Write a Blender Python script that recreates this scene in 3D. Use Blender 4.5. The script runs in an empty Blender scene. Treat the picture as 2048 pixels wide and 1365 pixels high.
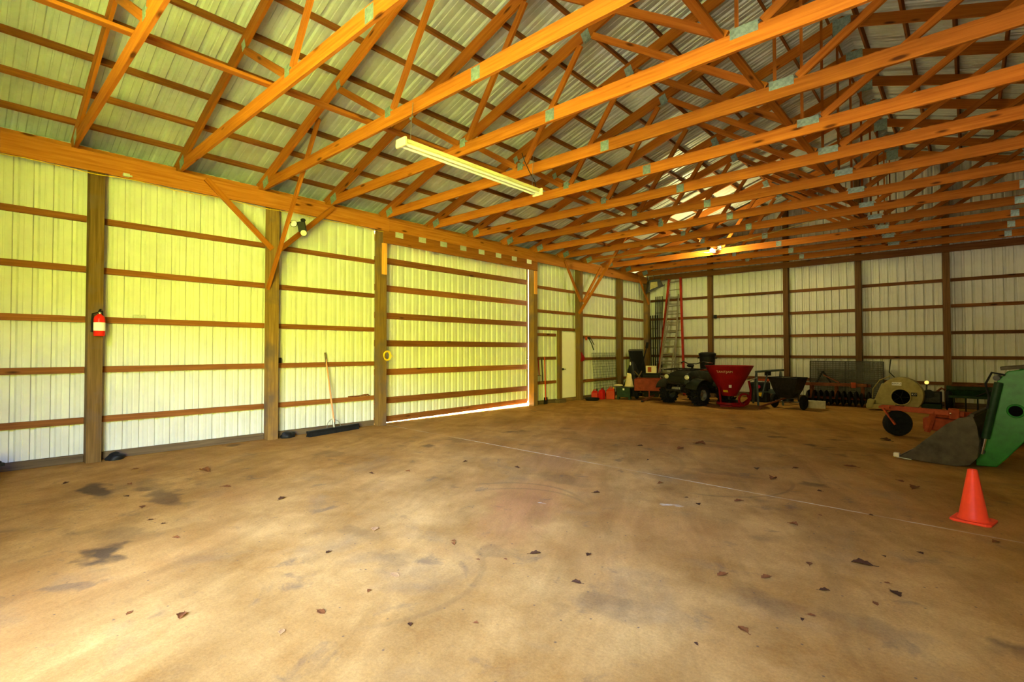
import bpy, bmesh, math, random
from mathutils import Vector, Matrix, Euler, noise
random.seed(7)
PI = math.pi
S = bpy.context.scene
COL = S.collection
V = Vector

# ------------------------------------------------------------------ materials
def nt(m):
    m.use_nodes = True
    return m.node_tree.nodes, m.node_tree.links

def mat(name, c, rough=0.6, metal=0.0, var=0.12, scale=6.0, spec=0.14, emit=None, estr=0.0, alpha=1.0):
    m = bpy.data.materials.new(name)
    n, l = nt(m)
    b = n['Principled BSDF']
    b.inputs['Roughness'].default_value = rough
    b.inputs['Metallic'].default_value = metal
    b.inputs['Specular IOR Level'].default_value = spec
    if var > 0:
        tc = n.new('ShaderNodeTexCoord')
        no = n.new('ShaderNodeTexNoise')
        no.inputs['Scale'].default_value = scale
        no.inputs['Detail'].default_value = 5
        no.inputs['Roughness'].default_value = 0.65
        l.new(tc.outputs['Object'], no.inputs['Vector'])
        r = n.new('ShaderNodeValToRGB')
        r.color_ramp.elements[0].position = 0.3
        r.color_ramp.elements[1].position = 0.72
        r.color_ramp.elements[0].color = [x * (1 - var * 1.6) for x in c] + [1]
        r.color_ramp.elements[1].color = [min(1, x * (1 + var)) for x in c] + [1]
        l.new(no.outputs['Fac'], r.inputs['Fac'])
        l.new(r.outputs['Color'], b.inputs['Base Color'])
    else:
        b.inputs['Base Color'].default_value = (*c, 1)
    if emit:
        b.inputs['Emission Color'].default_value = (*emit, 1)
        b.inputs['Emission Strength'].default_value = estr
    return m

def wood(name, c1, c2, rough=0.65, knots=True, stain=None):
    """sawn lumber: grain runs along the board's own X axis"""
    m = bpy.data.materials.new(name)
    n, l = nt(m)
    b = n['Principled BSDF']
    b.inputs['Roughness'].default_value = rough
    b.inputs['Specular IOR Level'].default_value = 0.1
    tc = n.new('ShaderNodeTexCoord')
    oi = n.new('ShaderNodeObjectInfo')
    sh = n.new('ShaderNodeVectorMath'); sh.operation = 'SCALE'
    one = n.new('ShaderNodeCombineXYZ')
    for i in range(3):
        one.inputs[i].default_value = 37.0
    l.new(one.outputs[0], sh.inputs[0])
    l.new(oi.outputs['Random'], sh.inputs['Scale'])
    ad = n.new('ShaderNodeVectorMath'); ad.operation = 'ADD'
    l.new(tc.outputs['Object'], ad.inputs[0]); l.new(sh.outputs[0], ad.inputs[1])
    mp = n.new('ShaderNodeMapping')
    mp.inputs['Scale'].default_value = (0.9, 22, 22)
    l.new(ad.outputs[0], mp.inputs['Vector'])
    no = n.new('ShaderNodeTexNoise')
    no.inputs['Scale'].default_value = 1.6
    no.inputs['Detail'].default_value = 6
    no.inputs['Distortion'].default_value = 0.6
    l.new(mp.outputs[0], no.inputs['Vector'])
    r = n.new('ShaderNodeValToRGB')
    r.color_ramp.elements[0].position = 0.32
    r.color_ramp.elements[1].position = 0.68
    r.color_ramp.elements[0].color = (*c1, 1)
    r.color_ramp.elements[1].color = (*c2, 1)
    l.new(no.outputs['Fac'], r.inputs['Fac'])
    out = r.outputs['Color']
    # board-to-board variation
    hv = n.new('ShaderNodeHueSaturation')
    mr = n.new('ShaderNodeMapRange')
    mr.inputs['To Min'].default_value = 0.72
    mr.inputs['To Max'].default_value = 1.2
    l.new(oi.outputs['Random'], mr.inputs['Value'])
    l.new(mr.outputs[0], hv.inputs['Value'])
    l.new(out, hv.inputs['Color'])
    out = hv.outputs['Color']
    if knots:
        mp2 = n.new('ShaderNodeMapping')
        mp2.inputs['Scale'].default_value = (1.5, 5.5, 5.5)
        l.new(ad.outputs[0], mp2.inputs['Vector'])
        vo = n.new('ShaderNodeTexVoronoi')
        vo.inputs['Scale'].default_value = 1.0
        l.new(mp2.outputs[0], vo.inputs['Vector'])
        kr = n.new('ShaderNodeValToRGB')
        kr.color_ramp.elements[0].position = 0.07
        kr.color_ramp.elements[1].position = 0.15
        kr.color_ramp.elements[0].color = (0.09, 0.03, 0.01, 1)
        kr.color_ramp.elements[1].color = (1, 1, 1, 1)
        l.new(vo.outputs['Distance'], kr.inputs['Fac'])
        mx = n.new('ShaderNodeMix'); mx.data_type = 'RGBA'; mx.blend_type = 'MULTIPLY'
        mx.inputs['Factor'].default_value = 0.85
        l.new(out, mx.inputs['A']); l.new(kr.outputs['Color'], mx.inputs['B'])
        out = mx.outputs['Result']
    if stain:
        n3 = n.new('ShaderNodeTexNoise')
        n3.inputs['Scale'].default_value = 2.2
        n3.inputs['Detail'].default_value = 4
        l.new(ad.outputs[0], n3.inputs['Vector'])
        r3 = n.new('ShaderNodeValToRGB')
        r3.color_ramp.elements[0].position = 0.5
        r3.color_ramp.elements[1].position = 0.66
        r3.color_ramp.elements[0].color = (0, 0, 0, 1)
        r3.color_ramp.elements[1].color = (1, 1, 1, 1)
        l.new(n3.outputs['Fac'], r3.inputs['Fac'])
        mx = n.new('ShaderNodeMix'); mx.data_type = 'RGBA'
        l.new(r3.outputs['Color'], mx.inputs['Factor'])
        l.new(out, mx.inputs['A']); mx.inputs['B'].default_value = (*stain, 1)
        out = mx.outputs['Result']
    l.new(out, b.inputs['Base Color'])
    bp = n.new('ShaderNodeBump'); bp.inputs['Strength'].default_value = 0.15
    l.new(no.outputs['Fac'], bp.inputs['Height']); l.new(bp.outputs[0], b.inputs['Normal'])
    return m

MW = {
 'truss': wood('pine_lumber', (0.31, 0.09, 0.009), (0.45, 0.15, 0.018)),
 'purlin': wood('purlin_lumber', (0.17, 0.055, 0.011), (0.26, 0.095, 0.018)),
 'girt': wood('girt_lumber', (0.17, 0.058, 0.014), (0.27, 0.1, 0.026)),
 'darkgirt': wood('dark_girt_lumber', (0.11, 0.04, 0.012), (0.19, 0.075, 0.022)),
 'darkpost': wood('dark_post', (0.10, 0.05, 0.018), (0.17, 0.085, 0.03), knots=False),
 'plate': wood('plate_lumber', (0.29, 0.093, 0.014), (0.41, 0.15, 0.026)),
 'post': wood('treated_post', (0.14, 0.078, 0.026), (0.25, 0.145, 0.046), knots=False, stain=(0.13, 0.085, 0.06)),
 'block': wood('spacer_lumber', (0.6, 0.25, 0.05), (0.74, 0.36, 0.09)),
 'dull': wood('weathered_wood', (0.09, 0.06, 0.035), (0.16, 0.11, 0.06)),
}
M = {
 'wall': mat('white_painted_steel', (0.62, 0.635, 0.58), 0.5, 0.0, 0.05, 3.0, 0.2),
 'roof': mat('bare_galvalume_steel', (0.56, 0.62, 0.58), 0.45, 0.15, 0.08, 4.0, 0.3),
 'door': mat('white_door_paint', (0.83, 0.8, 0.74), 0.5, 0, 0.02),
 'plate_metal': mat('galvanised_connector', (0.36, 0.5, 0.46), 0.4, 0.6, 0.25, 30),
 'galv_pale': mat('pale_zinc_plate', (0.5, 0.52, 0.45), 0.45, 0.3, 0.1, 30),
 'black': mat('black_plastic', (0.012, 0.012, 0.012), 0.5, 0, 0.2, spec=0.15),
 'void': mat('unlit_cavity', (0.004, 0.004, 0.004), 1.0, 0, 0.0, spec=0.0),  # near-black colour paints in the shade of holes built as solid discs
 'rubber': mat('black_rubber', (0.012, 0.012, 0.011), 0.8, 0, 0.3, 20, spec=0.15),
 'darkmetal': mat('dark_steel', (0.03, 0.029, 0.026), 0.45, 0.6, 0.3, 12),
 'steel': mat('worn_steel', (0.42, 0.42, 0.4), 0.35, 0.9, 0.2, 14),
 'chrome': mat('chrome', (0.85, 0.85, 0.82), 0.12, 1.0, 0.0),
 'alum': mat('aluminium', (0.36, 0.34, 0.26), 0.35, 0.8, 0.12, 20),
 'red': mat('red_fuel_plastic', (0.5, 0.012, 0.01), 0.4, 0, 0.1),
 'orange_red': mat('orange_red_plastic', (0.5, 0.045, 0.01), 0.4, 0, 0.1),
 'fireext': mat('extinguisher_red', (0.7, 0.02, 0.01), 0.25, 0, 0.0),
 'white': mat('white_label', (0.85, 0.84, 0.8), 0.5, 0, 0.02),
 'hopper': mat('red_powder_coat', (0.27, 0.007, 0.009), 0.4, 0, 0.12, 5),
 'cart': mat('faded_orange_paint', (0.27, 0.045, 0.014), 0.6, 0, 0.2, 7),
 'mower': mat('orange_mower_paint', (0.42, 0.075, 0.024), 0.55, 0, 0.22, 8),
 'ladder_red': mat('red_fibreglass', (0.34, 0.022, 0.01), 0.45, 0, 0.15),
 'cone': mat('orange_cone_vinyl', (0.95, 0.07, 0.02), 0.4, 0, 0.06, 9),
 'green': mat('green_loader_paint', (0.018, 0.17, 0.02), 0.32, 0, 0.2, 7),
 'darkgreen': mat('dark_green_paint', (0.014, 0.04, 0.014), 0.5, 0, 0.3, 7),
 'atv': mat('dark_green_bodywork', (0.012, 0.016, 0.009), 0.35, 0, 0.2, spec=0.25),
 'bucket': mat('worn_bucket_steel', (0.075, 0.06, 0.034), 0.6, 0.3, 0.3, 6),
 'fan': mat('cream_machine_paint', (0.36, 0.3, 0.11), 0.5, 0, 0.2, 5),
 'rust': mat('rusty_orange_paint', (0.17, 0.052, 0.018), 0.7, 0, 0.3, 9),
 'block': mat('pale_concrete_block', (0.5, 0.46, 0.3), 0.85, 0, 0.12, 12),
 'bag': mat('cream_paper_bag', (0.8, 0.7, 0.42), 0.8, 0, 0.08),
 'yellow': mat('yellow_plastic', (0.75, 0.5, 0.03), 0.45, 0, 0.08),
 'tarp': mat('black_tarp', (0.012, 0.014, 0.013), 0.45, 0, 0.4, 5, spec=0.25),
 'bluegrey': mat('blue_grey_paint', (0.085, 0.11, 0.11), 0.5, 0.3, 0.2),
 'mesh': mat('grey_wire_mesh', (0.075, 0.07, 0.055), 0.5, 0.6, 0.2),
 'fixture': mat('cream_enamel', (0.85, 0.78, 0.5), 0.35, 0, 0.02),
 'tube': mat('fluorescent_tube_glass', (0.88, 0.88, 0.84), 0.2, 0, 0.0),
 'broomstick': mat('broom_handle_paint', (0.68, 0.3, 0.14), 0.5, 0, 0.12),
 'gravel': mat('gravel', (0.62, 0.52, 0.4), 0.9, 0, 0.15, 3),
 'leaf': mat('dry_brown_leaf', (0.2, 0.065, 0.012), 0.75, 0, 0.35, 20),
 'leafdark': mat('dark_curled_leaf', (0.075, 0.028, 0.007), 0.8, 0, 0.3, 20),
 'leaftan': mat('tan_leaf', (0.45, 0.24, 0.07), 0.75, 0, 0.25, 20),
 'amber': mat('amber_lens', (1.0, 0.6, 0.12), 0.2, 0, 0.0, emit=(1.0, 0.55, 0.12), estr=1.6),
 'lens': mat('clear_lamp_lens', (0.75, 0.8, 0.55), 0.08, 0.4, 0.0),
 'redpart': mat('red_hydraulic_knob', (0.5, 0.02, 0.08), 0.4, 0, 0.0),
 'bulb': mat('glowing_bulb', (1, 0.8, 0.5), 0.3, 0, 0.0, emit=(1.0, 0.72, 0.36), estr=250),
}

# ---- concrete floor
def concrete():
    m = bpy.data.materials.new('stained_concrete')
    n, l = nt(m)
    b = n['Principled BSDF']
    tc = n.new('ShaderNodeTexCoord')
    P = tc.outputs['Object']
    def noise_(scale, detail=5, rough=0.6, vec=None, dist=0.0):
        q = n.new('ShaderNodeTexNoise')
        q.inputs['Scale'].default_value = scale
        q.inputs['Detail'].default_value = detail
        q.inputs['Roughness'].default_value = rough
        q.inputs['Distortion'].default_value = dist
        l.new(vec or P, q.inputs['Vector'])
        return q.outputs['Fac']
    def ramp(fac, p0, c0, p1, c1):
        r = n.new('ShaderNodeValToRGB')
        r.color_ramp.elements[0].position = p0; r.color_ramp.elements[0].color = (*c0, 1)
        r.color_ramp.elements[1].position = p1; r.color_ramp.elements[1].color = (*c1, 1)
        l.new(fac, r.inputs['Fac'])
        return r.outputs['Color']
    def mixc(fac, a, bcol, mode='MIX'):
        x = n.new('ShaderNodeMix'); x.data_type = 'RGBA'; x.blend_type = mode
        if isinstance(fac, float): x.inputs['Factor'].default_value = fac
        else: l.new(fac, x.inputs['Factor'])
        for s, v in (('A', a), ('B', bcol)):
            if isinstance(v, tuple): x.inputs[s].default_value = (*v, 1)
            else: l.new(v, x.inputs[s])
        return x.outputs['Result']
    def math_(op, a, bv=None, c=None):
        x = n.new('ShaderNodeMath'); x.operation = op
        for i, v in enumerate((a, bv, c)):
            if v is None: continue
            if isinstance(v, (int, float)): x.inputs[i].default_value = v
            else: l.new(v, x.inputs[i])
        return x.outputs[0]
    col = ramp(noise_(0.9, 9, 0.72), 0.34, (0.32, 0.152, 0.026), 0.66, (0.55, 0.315, 0.078))
    # warm dusty drifts
    col = mixc(ramp(noise_(0.35, 4, 0.6, dist=0.8), 0.48, (0, 0, 0), 0.68, (0.6, 0.6, 0.6)), col, (0.40, 0.185, 0.04))
    # grey worn patches
    col = mixc(ramp(noise_(1.1, 6, 0.6, dist=0.4), 0.56, (0, 0, 0), 0.72, (0.55, 0.55, 0.55)), col, (0.25, 0.165, 0.065))
    # oil spots
    vo = n.new('ShaderNodeTexVoronoi'); vo.inputs['Scale'].default_value = 1.7
    wv = n.new('ShaderNodeMapping'); wv.inputs['Scale'].default_value = (1, 1, 1)
    dist = n.new('ShaderNodeTexNoise'); dist.inputs['Scale'].default_value = 4.0; dist.inputs['Detail'].default_value = 3
    l.new(P, dist.inputs['Vector'])
    vadd = n.new('ShaderNodeVectorMath'); vadd.operation = 'MULTIPLY_ADD'
    l.new(dist.outputs['Color'], vadd.inputs[0]); vadd.inputs[1].default_value = (0.5, 0.5, 0.0); l.new(P, vadd.inputs[2])
    l.new(vadd.outputs[0], vo.inputs['Vector'])
    spot = ramp(vo.outputs['Distance'], 0.1, (0.8, 0.8, 0.8), 0.26, (0, 0, 0))
    gate = ramp(noise_(0.45, 2), 0.5, (0, 0, 0), 0.62, (1, 1, 1))
    sp = n.new('ShaderNodeMix'); sp.data_type = 'RGBA'; sp.blend_type = 'MULTIPLY'; sp.inputs['Factor'].default_value = 1
    l.new(spot, sp.inputs['A']); l.new(gate, sp.inputs['B'])
    col = mixc(sp.outputs['Result'], col, (0.11, 0.066, 0.024))
    # bigger dark stains at known spots (x, y, rx, ry)
    sep = n.new('ShaderNodeSeparateXYZ'); l.new(vadd.outputs[0], sep.inputs[0])
    X0 = math_('SUBTRACT', sep.outputs[0], 0.25); Y0 = math_('SUBTRACT', sep.outputs[1], 0.25)
    for (x, y, rx, ry, s) in STAINS:
        s *= 0.6
        dx = math_('DIVIDE', math_('SUBTRACT', X0, x), rx)
        dy = math_('DIVIDE', math_('SUBTRACT', Y0, y), ry)
        d = math_('ADD', math_('MULTIPLY', dx, dx), math_('MULTIPLY', dy, dy))
        col = mixc(ramp(d, 0.3, (s, s, s), 1.3, (0, 0, 0)), col, (0.08, 0.05, 0.022))
    # rusty dust dragged by tyres, chalk spills
    for (x0, y0, x1, y1, wd, c_, amt) in STREAKS:
        L_ = math.hypot(x1 - x0, y1 - y0); ux, uy = (x1 - x0) / L_, (y1 - y0) / L_
        dx = math_('SUBTRACT', X0, (x0 + x1) / 2); dy = math_('SUBTRACT', Y0, (y0 + y1) / 2)
        al = math_('DIVIDE', math_('ADD', math_('MULTIPLY', dx, ux), math_('MULTIPLY', dy, uy)), L_ / 2)
        ac = math_('DIVIDE', math_('SUBTRACT', math_('MULTIPLY', dx, uy), math_('MULTIPLY', dy, ux)), wd)
        d = math_('ADD', math_('MULTIPLY', al, al), math_('MULTIPLY', ac, ac))
        mp_ = n.new('ShaderNodeMapping'); mp_.inputs['Rotation'].default_value = (0, 0, -math.atan2(uy, ux)); mp_.inputs['Scale'].default_value = (1, 1, 1)
        l.new(P, mp_.inputs['Vector'])
        mp2_ = n.new('ShaderNodeMapping'); mp2_.inputs['Scale'].default_value = (1.0, 14, 1); l.new(mp_.outputs[0], mp2_.inputs['Vector'])
        st = math_('MULTIPLY', noise_(2.0, 3, 0.6, mp2_.outputs[0]), 2 * amt)
        msk = math_('MULTIPLY', ramp(d, 0.1, (1, 1, 1), 1.2, (0, 0, 0)), st)
        col = mixc(msk, col, c_)
    # scuffed streaks left by years of driving in and out
    mps = n.new('ShaderNodeMapping'); mps.inputs['Rotation'].default_value = (0, 0, math.radians(62)); l.new(P, mps.inputs['Vector'])
    mpt = n.new('ShaderNodeMapping'); mpt.inputs['Scale'].default_value = (0.5, 1.9, 1); l.new(mps.outputs[0], mpt.inputs['Vector'])
    col = mixc(0.55, col, ramp(noise_(1.3, 8, 0.68, mpt.outputs[0], 0.8), 0.36, (0.62, 0.58, 0.52), 0.64, (1.12, 1.12, 1.12)), 'MULTIPLY')
    col = mixc(ramp(noise_(2.6, 6, 0.65, dist=0.5), 0.6, (0, 0, 0), 0.7, (0.6, 0.6, 0.6)), col, (0.15, 0.095, 0.04))
    # fine speckle
    col = mixc(0.35, col, ramp(noise_(55, 4, 0.8), 0.35, (0.5, 0.5, 0.5), 0.65, (1.28, 1.28, 1.28)), 'MULTIPLY')
    # bits of dark grit
    v2 = n.new('ShaderNodeTexVoronoi'); v2.inputs['Scale'].default_value = 9
    l.new(P, v2.inputs['Vector'])
    col = mixc(ramp(v2.outputs['Distance'], 0.04, (0.75, 0.75, 0.75), 0.085, (0, 0, 0)), col, (0.09, 0.06, 0.035))
    # chalky saw-cut joint running across the slab, broken in places
    sp2 = n.new('ShaderNodeSeparateXYZ'); l.new(P, sp2.inputs[0])
    jl = math_('ADD', sp2.outputs[1], math_('MULTIPLY', sp2.outputs[0], 0.039))
    wob = math_('MULTIPLY', math_('SUBTRACT', noise_(14, 2), 0.5), 0.03)
    jd = math_('ABSOLUTE', math_('ADD', math_('SUBTRACT', jl, 6.22), wob))
    jm = ramp(jd, 0.006, (1, 1, 1), 0.016, (0, 0, 0))
    jb = ramp(noise_(0.8, 3), 0.42, (0.15, 0.15, 0.15), 0.56, (0.85, 0.85, 0.85))
    jj = n.new('ShaderNodeMix'); jj.data_type = 'RGBA'; jj.blend_type = 'MULTIPLY'; jj.inputs['Factor'].default_value = 1
    l.new(jm, jj.inputs['A']); l.new(jb, jj.inputs['B'])
    col = mixc(jj.outputs['Result'], col, (0.72, 0.64, 0.42))
    # curved tyre scuffs
    for (cx, cy, R, w, qx, qy, s) in ARCS:
        s *= 0.5
        dx = math_('SUBTRACT', sp2.outputs[0], cx); dy = math_('SUBTRACT', sp2.outputs[1], cy)
        rr = math_('SQRT', math_('ADD', math_('MULTIPLY', dx, dx), math_('MULTIPLY', dy, dy)))
        a = ramp(math_('ABSOLUTE', math_('SUBTRACT', rr, R)), w * 0.4, (s, s, s), w, (0, 0, 0))
        ang = math_('ADD', math_('MULTIPLY', dx, qx), math_('MULTIPLY', dy, qy))
        g = ramp(math_('DIVIDE', ang, R), 0.45, (0, 0, 0), 0.75, (1, 1, 1))
        q = n.new('ShaderNodeMix'); q.data_type = 'RGBA'; q.blend_type = 'MULTIPLY'; q.inputs['Factor'].default_value = 1
        l.new(a, q.inputs['A']); l.new(g, q.inputs['B'])
        col = mixc(q.outputs['Result'], col, (0.1, 0.062, 0.022))
    l.new(col, b.inputs['Base Color'])
    b.inputs['Roughness'].default_value = 0.72
    b.inputs['Specular IOR Level'].default_value = 0.06
    bp = n.new('ShaderNodeBump'); bp.inputs['Strength'].default_value = 0.12; bp.inputs['Distance'].default_value = 0.02
    l.new(noise_(30, 5, 0.7), bp.inputs['Height']); l.new(bp.outputs[0], b.inputs['Normal'])
    return m
STAINS = [(2.0, 1.15, 0.5, 0.2, 1.4), (2.9, 1.55, 0.5, 0.2, 1.0), (4.35, 0.82, 0.3, 0.16, 1.5), (3.9, 1.0, 0.3, 0.2, 0.5), (2.2, 1.6, 0.4, 0.22, 0.5),
          (2.6, 6.0, 0.45, 0.16, 0.55), (5.6, 5.0, 0.5, 0.22, 0.5), (2.1, 3.9, 0.35, 0.18, 0.5), (6.6, 2.9, 0.22, 0.16, 0.5),
          (7.6, 2.75, 0.22, 0.16, 0.55), (8.3, 3.4, 0.3, 0.14, 0.45), (7.0, 6.6, 0.6, 0.15, 0.45), (6.2, 8.4, 0.6, 0.16, 0.5),
          (5.4, 2.4, 0.28, 0.14, 0.4), (6.1, 2.2, 0.2, 0.12, 0.4), (8.9, 3.5, 0.3, 0.16, 0.4), (6.3, 10.5, 0.6, 0.2, 0.45)]
STREAKS = [(6.55, 2.85, 5.3, 5.0, .42, (0.42, 0.19, 0.05), .75), (5.3, 5.0, 4.4, 6.6, .5, (0.4, 0.2, 0.06), .6), (7.13, 4.87, 7.0, 4.97, .1, (0.62, 0.5, 0.3), .9), (6.05, 4.0, 6.0, 4.06, .04, (0.62, 0.5, 0.3), .9)]
ARCS = [(6.9, 6.35, 0.9, 0.03, 0.85, -0.5, 0.7), (5.75, 3.9, 0.75, 0.035, -0.3, 0.95, 0.6), (5.95, 3.75, 0.75, 0.035, -0.3, 0.95, 0.5),
        (6.1, 2.05, 0.8, 0.035, 0.95, 0.3, 0.45), (5.2, 6.2, 1.3, 0.05, 0.7, 0.7, 0.35), (4.4, 6.9, 1.0, 0.04, 0.6, -0.8, 0.3)]

# ------------------------------------------------------------------ geometry helpers
class MB:
    """collects shapes of ONE part into one bmesh"""
    def __init__(self):
        self.bm = bmesh.new()
    def _x(self, verts, loc, rot):
        m = Matrix.Translation(V(loc)) @ (rot if isinstance(rot, Matrix) else Euler(rot).to_matrix().to_4x4())
        bmesh.ops.transform(self.bm, matrix=m, verts=verts)
    def box(self, loc, size, rot=(0, 0, 0), bev=0.0):
        r = bmesh.ops.create_cube(self.bm, size=1.0)
        vs = r['verts']
        bmesh.ops.scale(self.bm, vec=V(size), verts=vs)
        if bev > 0:
            es = list({e for v in vs for e in v.link_edges})
            rb = bmesh.ops.bevel(self.bm, geom=vs + es, offset=bev, segments=2, profile=0.6, affect='EDGES')
            vs = list({v for f in rb['faces'] for v in f.verts} | {v for v in vs if v.is_valid})
        self._x(vs, loc, rot)
        return self
    def bar(self, p0, p1, w, h, up=(0, 0, 1)):
        p0, p1 = V(p0), V(p1)
        self.box((p0 + p1) / 2, ((p1 - p0).length, w, h), frame(p1 - p0, up))
        return self
    def cyl(self, p0, p1, r0, r1=None, seg=20, caps=True):
        p0, p1 = V(p0), V(p1)
        d = p1 - p0
        r1 = r0 if r1 is None else r1
        res = bmesh.ops.create_cone(self.bm, cap_ends=caps, cap_tris=False, segments=seg, radius1=r0, radius2=r1, depth=d.length)
        q = V((0, 0, 1)).rotation_difference(d.normalized()).to_matrix().to_4x4()
        self._x(res['verts'], (p0 + p1) / 2, q)
        return self
    def tube(self, pts, r, seg=8, closed=False):
        pts = [V(p) for p in pts]
        rings = []
        N = len(pts)
        prev = None
        for i, p in enumerate(pts):
            a = pts[i - 1] if (i > 0 or closed) else p
            c = pts[(i + 1) % N] if (i < N - 1 or closed) else p
            t = (c - a).normalized() if (c - a).length > 1e-9 else V((0, 0, 1))
            if prev is None:
                u = t.orthogonal().normalized()
            else:
                u = (prev - t * prev.dot(t))
                u = u.normalized() if u.length > 1e-6 else t.orthogonal().normalized()
            prev = u
            w = t.cross(u)
            rr = r[i] if isinstance(r, (list, tuple)) else r
            rings.append([self.bm.verts.new(p + (u * math.cos(2 * PI * k / seg) + w * math.sin(2 * PI * k / seg)) * rr) for k in range(seg)])
        for i in range(N - 1 if not closed else N):
            a, c = rings[i], rings[(i + 1) % N]
            for k in range(seg):
                self.bm.faces.new((a[k], a[(k + 1) % seg], c[(k + 1) % seg], c[k]))
        if not closed:
            self.bm.faces.new(rings[0][::-1]); self.bm.faces.new(rings[-1])
        return self
    def lathe(self, prof, loc=(0, 0, 0), rot=(0, 0, 0), seg=28, closed=False):
        rings = []
        vs = []
        for (r, z) in prof:
            if r < 1e-5:
                ring = [self.bm.verts.new((0, 0, z))]
            else:
                ring = [self.bm.verts.new((r * math.cos(2 * PI * k / seg), r * math.sin(2 * PI * k / seg), z)) for k in range(seg)]
            rings.append(ring); vs += ring
        n = len(rings)
        for i in range(n if closed else n - 1):
            a, c = rings[i], rings[(i + 1) % n]
            if len(a) == 1 and len(c) == 1: continue
            for k in range(seg):
                if len(a) == 1: self.bm.faces.new((a[0], c[(k + 1) % seg], c[k]))
                elif len(c) == 1: self.bm.faces.new((a[k], a[(k + 1) % seg], c[0]))
                else: self.bm.faces.new((a[k], a[(k + 1) % seg], c[(k + 1) % seg], c[k]))
        self._x(vs, loc, rot)
        return self
    def sphere(self, loc, r, sc=(1, 1, 1), seg=16):
        res = bmesh.ops.create_uvsphere(self.bm, u_segments=seg, v_segments=max(6, seg // 2), radius=r)
        bmesh.ops.scale(self.bm, vec=V(sc), verts=res['verts'])
        self._x(res['verts'], loc, (0, 0, 0))
        return self
    def torus(self, loc, R, r, rot=(0, 0, 0), seg=28, rs=10):
        self.lathe([(R + r * math.cos(2 * PI * k / rs), r * math.sin(2 * PI * k / rs)) for k in range(rs)], loc, rot, seg, closed=True)
        return self
    def prism(self, poly, a, b, axis='y', loc=(0, 0, 0), rot=(0, 0, 0)):
        """poly in the plane across axis, extruded from a to b along it"""
        def P(p, t):
            if axis == 'y': return V((p[0], t, p[1]))
            if axis == 'x': return V((t, p[0], p[1]))
            return V((p[0], p[1], t))
        A = [self.bm.verts.new(P(p, a)) for p in poly]
        B = [self.bm.verts.new(P(p, b)) for p in poly]
        n = len(poly)
        self.bm.faces.new(A); self.bm.faces.new(B[::-1])
        for i in range(n):
            self.bm.faces.new((A[i], B[i], B[(i + 1) % n], A[(i + 1) % n]))
        self._x(A + B, loc, rot)
        return self
    def loft(self, rings, cap=True):
        R = [[self.bm.verts.new(V(p)) for p in ring] for ring in rings]
        n = len(R[0])
        for i in range(len(R) - 1):
            for k in range(n):
                self.bm.faces.new((R[i][k], R[i][(k + 1) % n], R[i + 1][(k + 1) % n], R[i + 1][k]))
        if cap:
            self.bm.faces.new(R[0][::-1]); self.bm.faces.new(R[-1])
        return self
    def face(self, pts):
        self.bm.faces.new([self.bm.verts.new(V(p)) for p in pts]); return self
    def build(self, name, m, parent=None, smooth=False, loc=None, rot=None, bevel=0.0):
        bmesh.ops.recalc_face_normals(self.bm, faces=self.bm.faces)
        me = bpy.data.meshes.new(name)
        self.bm.to_mesh(me); self.bm.free()
        me.materials.append(m)
        if smooth:
            for p in me.polygons: p.use_smooth = True
            try: me.set_sharp_from_angle(angle=math.radians(38))
            except Exception: pass
        o = bpy.data.objects.new(name, me)
        COL.objects.link(o)
        if parent: o.parent = parent
        if loc is not None: o.location = loc
        if rot is not None: o.rotation_euler = rot
        if bevel:
            md = o.modifiers.new('bevel', 'BEVEL'); md.width = bevel; md.segments = 2; md.limit_method = 'ANGLE'
        return o

def frame(d, up=(0, 0, 1)):
    x = V(d).normalized()
    u = V(up)
    if abs(x.dot(u)) > 0.999: u = V((0, 1, 0))
    y = u.cross(x).normalized()
    z = x.cross(y)
    return Matrix((x, y, z)).transposed().to_4x4()

def tag(o, label=None, cat=None, group=None, kind=None):
    if label: o['label'] = label
    if cat: o['category'] = cat
    if group: o['group'] = group
    if kind: o['kind'] = kind
    return o

def thing(name, label, cat, loc=(0, 0, 0), rz=0.0, group=None):
    o = bpy.data.objects.new(name, None)
    o.empty_display_size = 0.2
    COL.objects.link(o)
    o.location = loc; o.rotation_euler = (0, 0, rz)
    return tag(o, label, cat, group)

def lumber(name, p0, p1, w, h, m, parent=None, up=(0, 0, 1), bev=0.0025):
    """one board as its own object, grain along local X"""
    p0, p1 = V(p0), V(p1)
    L = (p1 - p0).length
    me = bpy.data.meshes.new(name)
    bm = bmesh.new()
    r = bmesh.ops.create_cube(bm, size=1.0)
    bmesh.ops.scale(bm, vec=V((L, w, h)), verts=r['verts'])
    if bev:
        bmesh.ops.bevel(bm, geom=list(bm.edges), offset=bev, segments=1, affect='EDGES')
    bm.to_mesh(me); bm.free()
    me.materials.append(m)
    o = bpy.data.objects.new(name, me)
    COL.objects.link(o)
    if parent: o.parent = parent
    o.matrix_local = Matrix.Translation((p0 + p1) / 2) @ frame(p1 - p0, up)
    return o

def plank(name, poly, t, m, parent, yc=0.0):
    """board lying in an x-z plane, given by its outline; grain along first edge"""
    o0 = V((poly[0][0], yc, poly[0][1]))
    d = V((poly[1][0] - poly[0][0], 0, poly[1][1] - poly[0][1]))
    F = Matrix.Translation(o0) @ frame(d)
    inv = F.inverted()
    mb = MB()
    mb.prism([tuple((inv @ V((p[0], yc, p[1]))).xz) for p in poly], -t / 2, t / 2)
    o = mb.build(name, m, parent)
    o.matrix_local = F
    return o

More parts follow.
